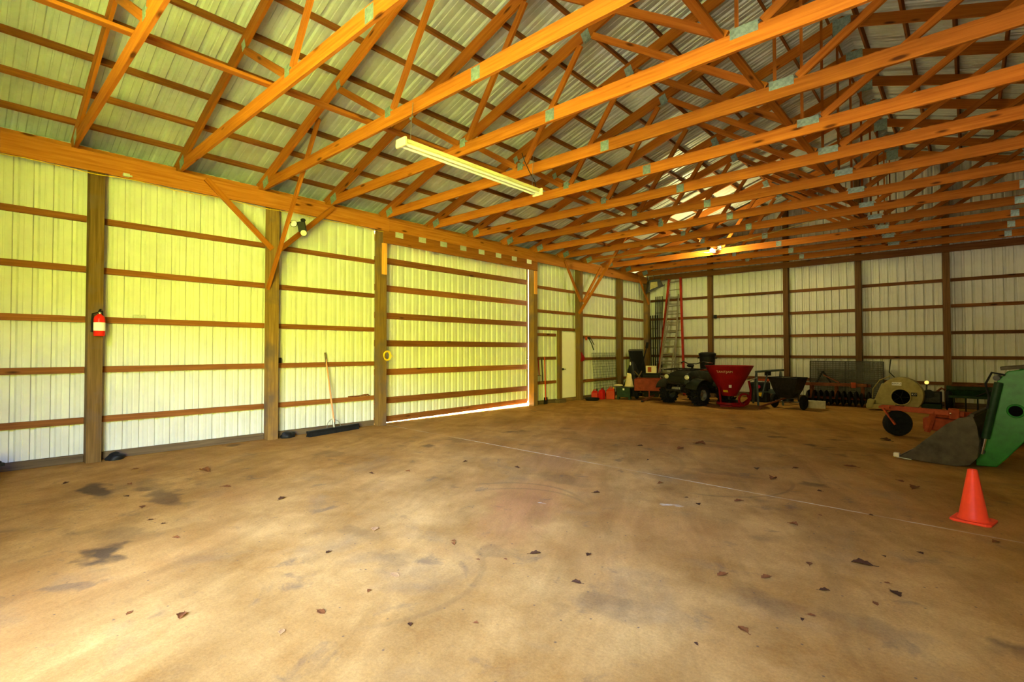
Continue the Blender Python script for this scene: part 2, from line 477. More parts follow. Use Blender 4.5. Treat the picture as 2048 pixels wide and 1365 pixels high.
def ribbed(t0, t1, zb, zt, place, pitch=0.2, depth=0.034, phase=0.0, rows=1, minor=0.003):
    """profiled steel sheet. t runs along the sheet; place(t, d, z) -> point; zb/zt may be functions of t"""
    pts = []
    k = math.floor((t0 - phase) / pitch) - 1
    while phase + k * pitch < t1 + pitch:
        c = phase + k * pitch
        for (dt, d) in ((-0.034, 0), (-0.02, depth), (0.016, depth), (0.036, 0), (0.078, 0), (0.084, minor), (0.098, minor), (0.104, 0)):
            pts.append((c + dt, d))
        k += 1
    pts = [p for p in pts if t0 < p[0] < t1]
    pts = [(t0, 0)] + pts + [(t1, 0)]
    f = lambda q, t: q(t) if callable(q) else q
    lines = []
    for (t, d) in pts:
        lines.append([place(t, d, f(zb, t) + (f(zt, t) - f(zb, t)) * i / rows) for i in range(rows + 1)])
    return lines

def sheet_into(bm, lines):
    R = [[bm.verts.new(V(p)) for p in ln] for ln in lines]
    for i in range(len(R) - 1):
        for j in range(len(R[0]) - 1):
            bm.faces.new((R[i][j], R[i + 1][j], R[i + 1][j + 1], R[i][j + 1]))

def copy_tree(o, parent=None):
    c = o.copy(); COL.objects.link(c)
    if parent is not None: c.parent = parent
    for ch in list(o.children):
        copy_tree(ch, c)
    return c
ORD = ['first', 'second', 'third', 'fourth', 'fifth', 'sixth', 'seventh', 'eighth', 'ninth', 'tenth', 'eleventh', 'twelfth', 'thirteenth', 'fourteenth', 'fifteenth']

WORLD, SUN, BULB, GLOW = 28.0, 950.0, 210.0, 1.15
# ------------------------------------------------------------------ dimensions
W, YF, YB = 15.6, -0.95, 18.1          # width, front wall, back wall
RX = W / 2
SL = 1 / 3.0
NZ = math.sqrt(1 + SL * SL)
def top_c(x):                           # centre line of the top chords
    return 4.47 + SL * (x if x <= RX else W - x)
def sheet_z(x):
    return top_c(x) + 0.095 + 0.094
OPX0, OPX1, OPZ = 5.4, 10.2, 4.25       # front door opening

# ------------------------------------------------------------------ room shell
floor = MB().box((W / 2 - 0.06, (YF + YB) / 2, -0.06), (W + 0.22, YB - YF + 0.1, 0.12)).build('floor', concrete())
tag(floor, 'stained tan concrete floor of the barn', kind='structure')

gm = bpy.data.materials.new('ground_cover')
n, l = nt(gm)
b = n['Principled BSDF']; b.inputs['Roughness'].default_value = 0.95; b.inputs['Specular IOR Level'].default_value = 0.1
tc = n.new('ShaderNodeTexCoord'); sx = n.new('ShaderNodeSeparateXYZ'); l.new(tc.outputs['Object'], sx.inputs[0])
no = n.new('ShaderNodeTexNoise'); no.inputs['Scale'].default_value = 3; no.inputs['Detail'].default_value = 6; l.new(tc.outputs['Object'], no.inputs['Vector'])
rg = n.new('ShaderNodeValToRGB'); rg.color_ramp.elements[0].color = (0.2, 0.27, 0.03, 1); rg.color_ramp.elements[1].color = (0.4, 0.48, 0.06, 1); l.new(no.outputs['Fac'], rg.inputs['Fac'])
rt = n.new('ShaderNodeValToRGB'); rt.color_ramp.elements[0].color = (0.12, 0.1, 0.076, 1); rt.color_ramp.elements[1].color = (0.2, 0.17, 0.13, 1); l.new(no.outputs['Fac'], rt.inputs['Fac'])
ap = n.new('ShaderNodeMath'); ap.operation = 'LESS_THAN'; ap.inputs[1].default_value = 12.5; l.new(sx.outputs[0], ap.inputs[0])
mxa = n.new('ShaderNodeMix'); mxa.data_type = 'RGBA'; l.new(ap.outputs[0], mxa.inputs['Factor']); l.new(rg.outputs[0], mxa.inputs['A']); mxa.inputs['B'].default_value = (0.05, 0.048, 0.042, 1)  # made-up dark apron beside bright grass, steers the bounce light indoors
lt = n.new('ShaderNodeMath'); lt.operation = 'LESS_THAN'; lt.inputs[1].default_value = 0.0; l.new(sx.outputs[0], lt.inputs[0])
mx = n.new('ShaderNodeMix'); mx.data_type = 'RGBA'; l.new(lt.outputs[0], mx.inputs['Factor']); l.new(mxa.outputs['Result'], mx.inputs['A']); l.new(rt.outputs[0], mx.inputs['B'])
l.new(mx.outputs['Result'], b.inputs['Base Color'])
ground = MB()
ground.box((RX, -45, -0.2), (170, 90 - 2 * abs(YF) , 0.2)) if False else None
for (x0, x1, y0, y1) in ((-80, 95, -80, YF - 0.06), (-80, -0.18, YF - 0.06, 80)):
    ground.box(((x0 + x1) / 2, (y0 + y1) / 2, -0.2), (x1 - x0, y1 - y0, 0.3))
ground = ground.build('ground', gm)
tag(ground, 'gravel and grass outside the barn, with an unseen dark apron added to steer light', kind='structure')

# left wall
bm = bmesh.new()
pl = lambda t, d, z: (-0.042 - d, t, z)
for (a, c, z0, z1) in ((YF, 6.02, 0.0, 4.5), (6.02, 11.22, 4.12, 4.5), (11.22, YB + 0.08, 0.0, 4.5)):
    sheet_into(bm, ribbed(a, c, z0, z1, pl, phase=0.168))
mb = MB(); mb.bm.free(); mb.bm = bm
wl = mb.build('wall_left', M['wall']); tag(wl, 'white ribbed steel wall along the left side', kind='structure')
# back wall with its gable
bm = bmesh.new()
sheet_into(bm, ribbed(-0.04, RX, 0.0, lambda t: sheet_z(t), lambda t, d, z: (t, YB + 0.042 + d, z), phase=0.02))
sheet_into(bm, ribbed(RX, W + 0.04, 0.0, lambda t: sheet_z(t), lambda t, d, z: (t, YB + 0.042 + d, z), phase=0.02))
mb = MB(); mb.bm.free(); mb.bm = bm
tag(mb.build('wall_back', M['wall']), 'white ribbed steel wall at the far end', kind='structure')
# right wall
bm = bmesh.new()
sheet_into(bm, ribbed(YF, YB + 0.08, 0.0, 4.62, lambda t, d, z: (W + 0.042 + d, t, z), phase=0.168))
mb = MB(); mb.bm.free(); mb.bm = bm
tag(mb.build('wall_right', M['wall']), 'white ribbed steel wall along the right side', kind='structure')
# front wall around the open doorway
bm = bmesh.new()
pf = lambda t, d, z: (t, YF - d, z)
sheet_into(bm, ribbed(-0.04, OPX0, 0.0, lambda t: sheet_z(t), pf))
sheet_into(bm, ribbed(OPX0, RX, OPZ, lambda t: sheet_z(t), pf))
sheet_into(bm, ribbed(RX, OPX1, OPZ, lambda t: sheet_z(t), pf))
sheet_into(bm, ribbed(OPX1, W + 0.04, 0.0, lambda t: sheet_z(t), pf))
mb = MB(); mb.bm.free(); mb.bm = bm
tag(mb.build('wall_front', M['wall']), 'white ribbed steel wall around the open doorway', kind='structure')
# roof
bm = bmesh.new()
for sgn in (0, 1):
    def pr_(t, d, z, sgn=sgn):
        x = z
        zz = sheet_z(x) + d
        return (x, t, zz) if not sgn else (W - x, t, zz)
    sheet_into(bm, ribbed(YF - 0.3, YB + 0.4, -0.55, RX, pr_, phase=0.09, depth=0.026, minor=0.009))
mb = MB(); mb.bm.free(); mb.bm = bm
tag(mb.build('ceiling', M['roof']), 'bare ribbed steel roof sheets seen from below', kind='structure')

# ------------------------------------------------------------------ posts, girts, plates
POSTS = [(1.375, 'post with the red fire extinguisher'), (3.84, 'post with the three knee braces and floodlight'), (6.09, 'left post of the sliding door'),
         (11.13, 'right post of the sliding door'), (13.42, 'post beside the white door'), (15.95, 'post between the white door and the corner'), (18.0, 'corner post')]
PLAB = ['timber post on the left wall carrying the red fire extinguisher',
        'timber post under three knee braces, black floodlight near its top',
        'timber post at the left edge of the sliding door, yellow rope coil on it',
        'timber post at the right edge of the sliding door',
        'timber post right of the white walk door, knee braces at its top',
        'timber post on the left wall behind the wire panel and fuel cans',
        'timber post in the far left corner behind the leaning dark panels']
for (y, _), lab in zip(POSTS, PLAB):
    o = lumber('wooden_post', (0.095, y, -0.0), (0.095, y, 4.3), 0.17, 0.19, MW['post'], up=(1, 0, 0))
    tag(o, lab, 'post', 'timber wall posts')
for (x, lab) in ((2.53, 'timber post on the back wall behind the black trash can'), (4.96, 'timber post on the back wall with a small yellow tag'),
                 (6.9, 'timber post on the back wall behind the wire mesh panel'), (8.88, 'timber post on the back wall right of the cream blower'),
                 (11.0, 'timber post on the back wall, out past the green loader arm'), (13.3, 'timber post on the back wall nearest the right corner')):
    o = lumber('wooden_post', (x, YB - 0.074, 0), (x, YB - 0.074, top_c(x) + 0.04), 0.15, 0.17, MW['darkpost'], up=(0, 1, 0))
    tag(o, lab, 'post', 'timber wall posts')

BAYS = [(YF + 0.02, 1.29, 'left of the extinguisher post'), (1.46, 3.755, 'between the extinguisher post and the braced post'),
        (3.925, 6.005, 'behind the push broom'), (13.505, 15.865, 'behind the wire panel and fuel cans'), (16.035, 17.915, 'in the bay next to the far corner')]
GZ = [0.583, 1.30, 2.016, 2.73, 3.449]
for (a, c, where) in BAYS:
    for k, z in enumerate(GZ):
        zz = z
        o = lumber('wall_girt', (-0.019, a, zz), (-0.019, c, zz), 0.038, 0.089, MW['girt'])
        tag(o, '%s girt up, left wall, %s' % (ORD[k], where), 'girt', 'horizontal girts on the left wall')
for (a, c, z, lab) in ((11.215, 13.335, 3.43, 'topmost wall girt in the bay of the white door'), (11.215, 13.335, 2.73, 'second girt from the top in the bay of the white door'),
                       (11.215, 13.335, 2.225, 'wall girt running right over the white door'), (11.215, 12.34, 2.04, 'short wall girt just below the girt over the white door'),
                       (11.215, 12.34, 1.343, 'short girt the long handled tools hang from'), (11.215, 12.34, 0.626, 'short lowest girt behind the hanging long tools')):
    o = lumber('wall_girt', (-0.019, a, z), (-0.019, c, z), 0.038, 0.089, MW['girt'])
    tag(o, lab, 'girt', 'horizontal girts on the left wall')
XB = [2.53, 4.96, 6.9, 8.88, 11.0, 13.3]
edges = [0.2] + [v for x in XB for v in (x - 0.08, x + 0.08)] + [W - 0.1]
wh = ['behind the ladders', 'behind the red hopper', 'above the long mesh panel', 'above the cream blower', 'behind the green loader arm', 'past the loader arm', 'by the right corner']
for b_ in range(7):
    for k, z in enumerate((0.66, 1.363, 2.036, 2.761, 3.466)):
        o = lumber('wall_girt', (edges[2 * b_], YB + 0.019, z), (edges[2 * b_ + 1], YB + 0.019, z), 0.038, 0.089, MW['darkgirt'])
        tag(o, '%s girt up, back wall, %s' % (ORD[k], wh[b_]), 'girt', 'horizontal girts on the back wall')

# plates
o = lumber('top_plate', (0.209, YF + 0.05, 4.225), (0.209, 6.2, 4.225), 0.038, 0.27, MW['plate']); tag(o, 'wide inner top plate board over the left wall, near length before the sliding door', 'beam', 'top plate boards')
o = lumber('top_plate', (0.209, 6.202, 4.235), (0.209, 11.08, 4.235), 0.038, 0.25, MW['plate']); tag(o, 'inner top plate board above the sliding door header', 'beam', 'top plate boards')
o = lumber('top_plate', (0.209, 11.082, 4.225), (0.209, 17.9, 4.225), 0.038, 0.27, MW['plate']); tag(o, 'inner top plate board over the white door to the far corner', 'beam', 'top plate boards')
o = lumber('top_plate', (-0.02, YF + 0.05, 4.37), (-0.02, 17.98, 4.37), 0.035, 0.22, MW['plate']); tag(o, 'outer top plate board against the left wall sheets', 'beam', 'top plate boards')
o = lumber('fascia_board', (-0.5, YF - 0.2, 4.36), (-0.5, YB + 0.3, 4.36), 0.038, 0.14, MW['purlin']); tag(o, 'eave board outside the left wall at the roof edge', 'beam')
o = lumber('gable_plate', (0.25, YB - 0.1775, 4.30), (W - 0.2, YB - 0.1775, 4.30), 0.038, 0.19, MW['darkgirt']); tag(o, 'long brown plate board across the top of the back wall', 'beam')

tag(MB().box((-0.28, (YF + YB) / 2, 4.285), (0.46, YB - YF + 0.4, 0.012)).build('trim_1', M['wall']), 'white soffit under the left eave', kind='structure')
tag(MB().box((-0.53, (YF + YB) / 2, 4.38), (0.02, YB - YF + 0.5, 0.24)).build('trim_2', M['wall']), 'white eave trim outside the left wall', kind='structure')
# door header with nail plates
hd = thing('door_header', 'deep plank header over the sliding door with eight square nail plates', 'beam', (0.2085, 8.6, 3.836))
lumber('header_board', (0, -2.53, 0.137), (0, 2.58, 0.137), 0.038, 0.27, MW['plate'], hd)
for k in range(8):
    y = 6.46 + 0.62 * k - 8.6
    MB().box((0.0215, y, 0.215), (0.003, 0.2, 0.115)).build('nail_plate', M['galv_pale'], hd)
for y, lab in ((6.1, 'orange spacer block down the left post of the sliding door'), (11.11, 'orange spacer block down the right post of the sliding door')):
    o = lumber('spacer_block', (0.2087, y, 3.17), (0.2087, y, 3.83), 0.11, 0.038, MW['block'], up=(1, 0, 0))
    tag(o, lab, 'board', 'spacer blocks on the door posts')

# skirt boards
for k, (a, c, lab) in enumerate(((YF + 0.02, 1.29, 'dark skirt board at the wall foot left of the extinguisher post'), (1.46, 3.755, 'dark skirt board at the wall foot right of the extinguisher post'),
                  (3.925, 6.005, 'dark skirt board behind the push broom'), (11.215, 12.34, 'dark skirt board below the hanging tools'), (13.505, 15.865, 'dark skirt board behind the fuel cans'), (16.035, 17.915, 'dark skirt board in the far corner'))):
    o = lumber('skirt_board', (-0.019, a, 0.055), (-0.019, c, 0.055), 0.038, 0.11, MW['dull'])
    o.name = 'baseboard_left' if k == 0 else 'baseboard_left_%d' % k
    tag(o, lab, kind='structure')
o = lumber('baseboard_back', (0.2, YB + 0.019, 0.08), (W - 0.1, YB + 0.019, 0.08), 0.038, 0.16, MW['dull']); tag(o, 'dark skirt board along the back wall', kind='structure')

# knee braces
def brace(p0, p1, lab, w=0.038, h=0.089, up=(1, 0, 0)):
    o = lumber('knee_brace', p0, p1, h, w, MW['truss'], up=up)
    tag(o, lab, 'brace', 'knee braces at the posts')
brace((0.2087, 3.79, 3.36), (0.265, 2.72, 4.33), 'knee brace rising left along the wall from the floodlight post')
brace((0.2087, 3.91, 3.36), (0.265, 4.92, 4.33), 'knee brace rising right along the wall from the floodlight post')
brace((0.17, 3.7363, 2.66), (1.98, 3.736, 5.12), 'long knee brace reaching into the room from the floodlight post', up=(0, 1, 0))
brace((0.2087, 13.36, 3.12), (0.265, 12.42, 4.3), 'knee brace rising left along the wall above the white door')
brace((0.2087, 13.48, 3.12), (0.265, 14.45, 4.3), 'knee brace rising right along the wall from the white door post')
brace((0.17, 13.3163, 2.74), (1.98, 13.316, 5.12), 'knee brace reaching into the room from the white door post', up=(0, 1, 0))
brace((0.2087, 17.95, 3.35), (0.265, 17.05, 4.3), 'knee brace at the far left corner post')

# ------------------------------------------------------------------ trusses
TY = [1.13 + 1.26 * i for i in range(14)]
def truss(y, lab):
    t = thing('roof_truss', lab, 'truss', (RX, y, 4.37), 0, 'wooden roof trusses')
    ox, oz = RX, 4.37
    P = lambda pts: [(p[0] - ox, p[1] - oz) for p in pts]
    hh = 0.09 * NZ
    lo = lambda x: top_c(x) - hh
    hi = lambda x: top_c(x) + hh
    bt = 4.54
    xs = (bt - lo(0)) / SL
    m = MW['truss']
    plank('bottom_chord', P([(0.03, 4.37), (5.53, 4.37), (5.53, bt), (xs, bt), (0.03, lo(0.03))]), 0.038, m, t)
    plank('bottom_chord', P([(5.532, 4.37), (10.068, 4.37), (10.068, bt), (5.532, bt)]), 0.038, m, t)
    plank('bottom_chord', P([(10.07, 4.37), (W - 0.03, 4.37), (W - 0.03, lo(0.03)), (W - xs, bt), (10.07, bt)]), 0.038, m, t)
    plank('top_chord', P([(-0.48, lo(-0.48)), (RX, lo(RX)), (RX, hi(RX)), (-0.48, hi(-0.48))]), 0.038, m, t)
    plank('top_chord', P([(RX, lo(RX)), (W + 0.48, lo(-0.48)), (W + 0.48, hi(-0.48)), (RX, hi(RX))]), 0.038, m, t)
    w = 0.089
    def web(x0, x1, nm='web'):
        a = V((x0, bt)); c = V((x1, lo(x1)))
        d = (c - a).normalized(); nrm = V((-d.y, d.x)) * (w / 2)
        pts = [a + nrm * -1 + d * 0.025, c - nrm - d * 0.035, c + nrm - d * 0.035, a + nrm + d * 0.025]
        plank(nm, P([tuple(q) for q in pts]), 0.038, m, t)
    for s in (0, 1):
        f = (lambda x: x) if not s else (lambda x: W - x)
        web(f(3.88), f(2.72)); web(f(4.02), f(5.14)); web(f(7.66), f(5.3))
    plank('king_post', P([(RX - 0.07, bt), (RX - 0.07, lo(RX) - 0.02), (RX + 0.07, lo(RX) - 0.02), (RX + 0.07, bt)]), 0.038, m, t)
    def cp(x, z, sx_, sz_, ang=0.0):
        mb = MB()
        for yy in (-0.0203, 0.0203):
            mb.box((x - ox, yy, z - oz), (sx_, 0.0025, sz_), (0, -ang, 0))
        mb.build('connector_plate', M['plate_metal'], t)
    a = math.atan(SL)
    for s in (0, 1):
        f = (lambda x: x) if not s else (lambda x: W - x)
        sg = 1 if not s else -1
        cp(f(0.3), 4.49, 0.2, 0.15, a * sg)
        cp(f(3.95), 4.55, 0.11, 0.12)
        cp(f(2.74), top_c(2.74) - 0.06, 0.1, 0.12, a * sg)
        cp(f(5.22), top_c(5.22) - 0.05, 0.13, 0.16, a * sg)
        cp(f(5.53), 4.455, 0.13, 0.14)
    cp(RX, 4.535, 0.25, 0.1)
    cp(RX, top_c(RX) - 0.06, 0.26, 0.26)
    return t
tr0 = truss(TY[0], 'nearest wooden roof truss, landing over the extinguisher post')
land = {1: 'landing just left of the floodlight post', 2: 'landing at the floodlight post braces', 3: 'landing just right of the floodlight post',
        4: 'landing at the door header left end', 10: 'landing by the white door post', 11: 'just behind the glowing bulb', 13: 'the farthest, closest to the back wall'}
for i in range(1, 14):
    c = copy_tree(tr0)
    c.location = (RX, TY[i], 4.37)
    c['label'] = '%s roof truss from the nearest%s' % (ORD[i], (', ' + land[i]) if i in land else ', pale wood with nail plates')

# purlins
for s in (0, 1):
    for k in range(13):
        x = 0.26 + 0.612 * k
        z = top_c(x) + 0.095 + 0.047
        X = x if not s else W - x
        o = lumber('roof_purlin', (X, YF + 0.02, z), (X, YB + 0.02, z), 0.04, 0.089, MW['purlin'], up=(-SL if not s else SL, 0, 1))
        tag(o, '%s roof purlin up from the %s eave' % (ORD[k], 'left' if not s else 'right'), 'purlin', 'purlins under the roof sheets')
# boards running lengthwise over the bottom chords
o = lumber('runner_board', (3.48, YF + 0.05, 4.559), (3.56, 12.2, 4.559), 0.089, 0.036, MW['truss']); tag(o, 'long runner board lying across the bottom chords on the left side', 'board', 'runner boards over the trusses')
o = lumber('runner_board', (7.58, YF + 0.05, 4.559), (7.58, 17.8, 4.559), 0.089, 0.036, MW['truss']); tag(o, 'long runner board across the bottom chords beside the king posts', 'board', 'runner boards over the trusses')
o = lumber('runner_board', (W - 3.5, YF + 0.05, 4.559), (W - 3.5, 17.8, 4.559), 0.089, 0.036, MW['truss']); tag(o, 'long runner board across the bottom chords on the right side', 'board', 'runner boards over the trusses')

# ------------------------------------------------------------------ sliding door (door_1) and walk door (door_2)
d1 = thing('door_1', 'tall sliding barn door of white ribbed steel with wooden rails', None, (-0.1, 8.62, 0.03)); d1['kind'] = 'structure'
bm = bmesh.new()
sheet_into(bm, ribbed(-2.66, 2.72, lambda t: -0.022 + 0.012 * (t + 2.66), 4.1, lambda t, d, z: (-0.042 - d, t, z), phase=0.05))
mb = MB(); mb.bm.free(); mb.bm = bm
mb.build('door_panel', M['wall'], d1)
for z in (3.50, 2.90, 2.30, 1.70, 1.075, 0.46):
    lumber('rail', (-0.02, -2.64, z), (-0.02, 2.48, z), 0.036, 0.135, MW['girt'], d1)
lumber('bottom_rail', (-0.02, -2.64, 0.045), (-0.02, 2.48, 0.10), 0.036, 0.13, MW['girt'], d1)
lumber('top_rail', (-0.02, -2.64, 3.97), (-0.02, 2.48, 3.97), 0.036, 0.135, MW['girt'], d1)
for y in (-2.6, 2.51):
    lumber('stile', (-0.0205, y, 0.1), (-0.0205, y, 4.05), 0.035, 0.05, MW['dull'], d1, up=(0, 1, 0))
MB().cyl((0.03, 2.44, 1.28), (0.03, 2.62, 1.28), 0.012).box((0.03, 2.62, 1.28), (0.04, 0.02, 0.09)).build('latch', M['steel'], d1)

d2 = thing('door_2', 'plain cream white walk door in a timber frame', None, (0.0, 12.98, 0.0)); d2['kind'] = 'structure'
MB().box((0, 0.0, 1.125), (0.045, 0.87, 2.03), bev=0.004).build('door_leaf', M['door'], d2)
h = MB(); h.cyl((0.02, -0.36, 1.0), (0.06, -0.36, 1.0), 0.03); h.cyl((0.06, -0.36, 1.0), (0.075, -0.36, 1.0), 0.012); h.bar((0.075, -0.37, 1.0), (0.075, -0.25, 1.0), 0.015, 0.02)
h.build('handle', M['darkmetal'], d2, smooth=True)
for z in (0.35, 1.15, 1.95):
    MB().cyl((0.028, 0.437, z - 0.05), (0.028, 0.437, z + 0.05), 0.009, seg=10).build('hinge', M['steel'], d2)
lumber('threshold', (0.0, -0.43, 0.05), (0.0, 0.43, 0.05), 0.1, 0.1, MW['post'], d2)
lumber('jamb', (0.02, -0.5, 0.0), (0.02, -0.5, 2.18), 0.12, 0.1, MW['post'], d2, up=(1, 0, 0))
lumber('jamb', (0.02, 0.46, 0.1), (0.02, 0.46, 2.16), 0.04, 0.06, MW['truss'], d2, up=(1, 0, 0))
o = lumber('threshold_block', (0.14, 12.2, 0.05), (0.14, 12.55, 0.05), 0.16, 0.1, MW['dull']); tag(o, 'short dark timber block on the floor at the left foot of the white door', 'wood block')

# ------------------------------------------------------------------ light
cam = bpy.data.cameras.new('camera')
cam.sensor_width = 36.0; cam.lens = 36.0 * 1014.3 / 2048; cam.clip_end = 300
co = bpy.data.objects.new('camera', cam); COL.objects.link(co)
co.location = (9.309, 0.0, 1.56)
co.rotation_euler = Euler((PI / 2 + 0.0196, 0.0, 0.7332))
co.rotation_euler.rotate_axis('Z', -0.0012)
S.camera = co

w = bpy.data.worlds.new('sky'); S.world = w; w.use_nodes = True
n, l = w.node_tree.nodes, w.node_tree.links
bg = n['Background']
tc = n.new('ShaderNodeTexCoord'); sx = n.new('ShaderNodeSeparateXYZ'); l.new(tc.outputs['Generated'], sx.inputs[0])
def ramp_(stops, fac):
    r = n.new('ShaderNodeValToRGB'); e = r.color_ramp.elements
    e[0].position = stops[0][0]; e[0].color = (*stops[0][1], 1)
    e[1].position = stops[1][0]; e[1].color = (*stops[1][1], 1)
    for p, c in stops[2:]:
        q = e.new(p); q.color = (*c, 1)
    l.new(fac, r.inputs['Fac'])
    return r.outputs['Color']
# trees stand tall to the right of the doorway; straight out and to the left the sky is open
woods = ramp_([(0.0, (1.3, 1.25, 0.08)), (0.1, (1.6, 1.56, 0.1)), (0.25, (1.6, 1.58, 0.12)), (0.31, (0.95, 1.35, 3.6)), (0.42, (0.65, 0.95, 2.6)), (0.6, (0.2, 0.26, 0.4)), (1.0, (0.1, 0.15, 0.25))], sx.outputs[2])
opens = ramp_([(0.0, (0.2, 0.17, 0.02)), (0.12, (0.2, 0.17, 0.03)), (0.2, (0.12, 0.12, 0.11)), (0.5, (0.1, 0.11, 0.13)), (1.0, (0.06, 0.075, 0.11))], sx.outputs[2])
hx = n.new('ShaderNodeMath'); hx.operation = 'ARCTAN2'
ng = n.new('ShaderNodeMath'); ng.operation = 'MULTIPLY'; ng.inputs[1].default_value = -1.0
l.new(sx.outputs[1], ng.inputs[0])
l.new(sx.outputs[0], hx.inputs[0]); l.new(ng.outputs[0], hx.inputs[1])
az = n.new('ShaderNodeMapRange'); az.interpolation_type = 'SMOOTHSTEP'
az.inputs['From Min'].default_value = 0.32; az.inputs['From Max'].default_value = 0.62
l.new(hx.outputs[0], az.inputs['Value'])
mxw = n.new('ShaderNodeMix'); mxw.data_type = 'RGBA'
l.new(az.outputs[0], mxw.inputs['Factor']); l.new(opens, mxw.inputs['A']); l.new(woods, mxw.inputs['B'])
# bright hazy patch of sky
dt = n.new('ShaderNodeVectorMath'); dt.operation = 'DOT_PRODUCT'
el_, az_ = math.radians(33), math.radians(22)
dt.inputs[1].default_value = (math.sin(az_) * math.cos(el_), -math.cos(az_) * math.cos(el_), math.sin(el_))
l.new(tc.outputs['Generated'], dt.inputs[0])
gl = n.new('ShaderNodeMapRange'); gl.interpolation_type = 'SMOOTHSTEP'
gl.inputs['From Min'].default_value = math.cos(math.radians(24)); gl.inputs['From Max'].default_value = math.cos(math.radians(5))
gl.inputs['To Max'].default_value = GLOW
l.new(dt.outputs['Value'], gl.inputs['Value'])
gc = n.new('ShaderNodeVectorMath'); gc.operation = 'SCALE'; gc.inputs[0].default_value = (0.54, 0.82, 2.1)
l.new(gl.outputs[0], gc.inputs['Scale'])
ga = n.new('ShaderNodeVectorMath'); ga.operation = 'ADD'
l.new(mxw.outputs['Result'], ga.inputs[0]); l.new(gc.outputs[0], ga.inputs[1])
l.new(ga.outputs[0], bg.inputs['Color'])
bg.inputs['Strength'].default_value = WORLD

pt = bpy.data.lights.new('doorway_portal', 'AREA')
pt.shape = 'RECTANGLE'; pt.size = OPX1 - OPX0; pt.size_y = OPZ
pt.cycles.is_portal = True
po = bpy.data.objects.new('doorway_portal', pt); COL.objects.link(po)
po.location = ((OPX0 + OPX1) / 2, YF - 0.05, OPZ / 2); po.rotation_euler = (PI / 2, 0, 0)

sun = bpy.data.lights.new('sun', 'SUN'); sun.energy = SUN; sun.angle = 0.01; sun.color = (1.0, 0.86, 0.62)
so = bpy.data.objects.new('sun', sun); COL.objects.link(so)
so.rotation_euler = V((1.0, -0.04, -0.7)).to_track_quat('-Z', 'Y').to_euler()

# glowing bulb on the eleventh truss
bl = thing('ceiling_bulb', 'glowing bare bulb on a far truss bottom chord', 'light bulb', (3.87, 14.70, 4.44))
MB().box((0, 0.085, 0.0), (0.1, 0.07, 0.1), bev=0.008).build('junction_box', M['steel'], bl)
MB().lathe([(0.0, 0.0), (0.028, 0.0), (0.032, 0.02), (0.03, 0.05), (0.0, 0.05)], (0, 0.05, 0), (PI / 2, 0, 0)).build('socket', M['white'], bl)
MB().lathe([(0.0, 0), (0.014, 0.0), (0.018, 0.02), (0.045, 0.05), (0.056, 0.085), (0.048, 0.12), (0.025, 0.138), (0.0, 0.142)], (0, 0.0, 0), (PI / 2, 0, 0)).build('bulb', M['bulb'], bl, smooth=True)
lp = bpy.data.lights.new('bulb_light', 'POINT'); lp.energy = BULB; lp.color = (1.0, 0.86, 0.36); lp.shadow_soft_size = 0.04
lo_ = bpy.data.objects.new('bulb_light', lp); COL.objects.link(lo_); lo_.location = (3.87, 14.48, 4.42)

LEAVES = [(5.84, 0.94, 0.089), (6.41, 1.51, 0.079), (6.32, 2.1, 0.105), (6.45, 1.26, 0.067), (6.92, 1.78, 0.052), (7.19, 2.04, 0.035), (5.57, 0.74, 0.054), (5.42, 2.52, 0.115), (6.19, 2.75, 0.057), (6.81, 3.04, 0.093), (7.13, 3.29, 0.077), (7.33, 2.84, 0.081), (8.01, 3.62, 0.091), (8.25, 3.78, 0.083), (8.71, 4.48, 0.147), (8.86, 3.84, 0.056), (8.94, 4.08, 0.11), (8.35, 2.99, 0.096), (8.21, 2.68, 0.038), (8.6, 3.42, 0.06), (8.57, 3.33, 0.035), (8.59, 3.83, 0.066), (8.42, 4.23, 0.066), (9.01, 5.02, 0.07), (8.81, 4.76, 0.046), (9.45, 5.71, 0.074), (8.88, 4.23, 0.041), (8.12, 5.09, 0.09), (1.88, 2.25, 0.17), (1.09, 1.68, 0.093), (1.98, 1.44, 0.071), (1.35, 0.95, 0.083), (2.56, 1.3, 0.076), (3.13, 1.32, 0.091), (3.67, 1.27, 0.065), (3.88, 1.32, 0.055), (2.94, 2.16, 0.104), (3.89, 2.38, 0.106), (4.36, 1.29, 0.067), (5.6, 1.99, 0.062), (4.02, 4.89, 0.085), (3.89, 4.0, 0.078), (3.63, 3.62, 0.077), (6.25, 4.78, 0.088), (4.8, 5.1, 0.094), (5.88, 6.71, 0.057), (5.88, 7.81, 0.16), (5.96, 8.41, 0.184), (7.52, 6.72, 0.134), (7.51, 5.5, 0.104), (7.25, 5.1, 0.082), (7.06, 5.26, 0.053), (8.06, 6.48, 0.056), (8.1, 8.14, 0.176), (8.21, 10.9, 0.209), (8.68, 7.62, 0.12), (8.83, 7.36, 0.149), (7.58, 7.55, 0.107), (7.21, 7.14, 0.106), (8.24, 5.54, 0.048), (8.6, 5.86, 0.048), (6.71, 2.81, 0.038), (6.56, 2.67, 0.038), (6.15, 2.79, 0.041), (6.39, 1.85, 0.046), (6.59, 5.63, 0.083), (5.28, 7.61, 0.115)]
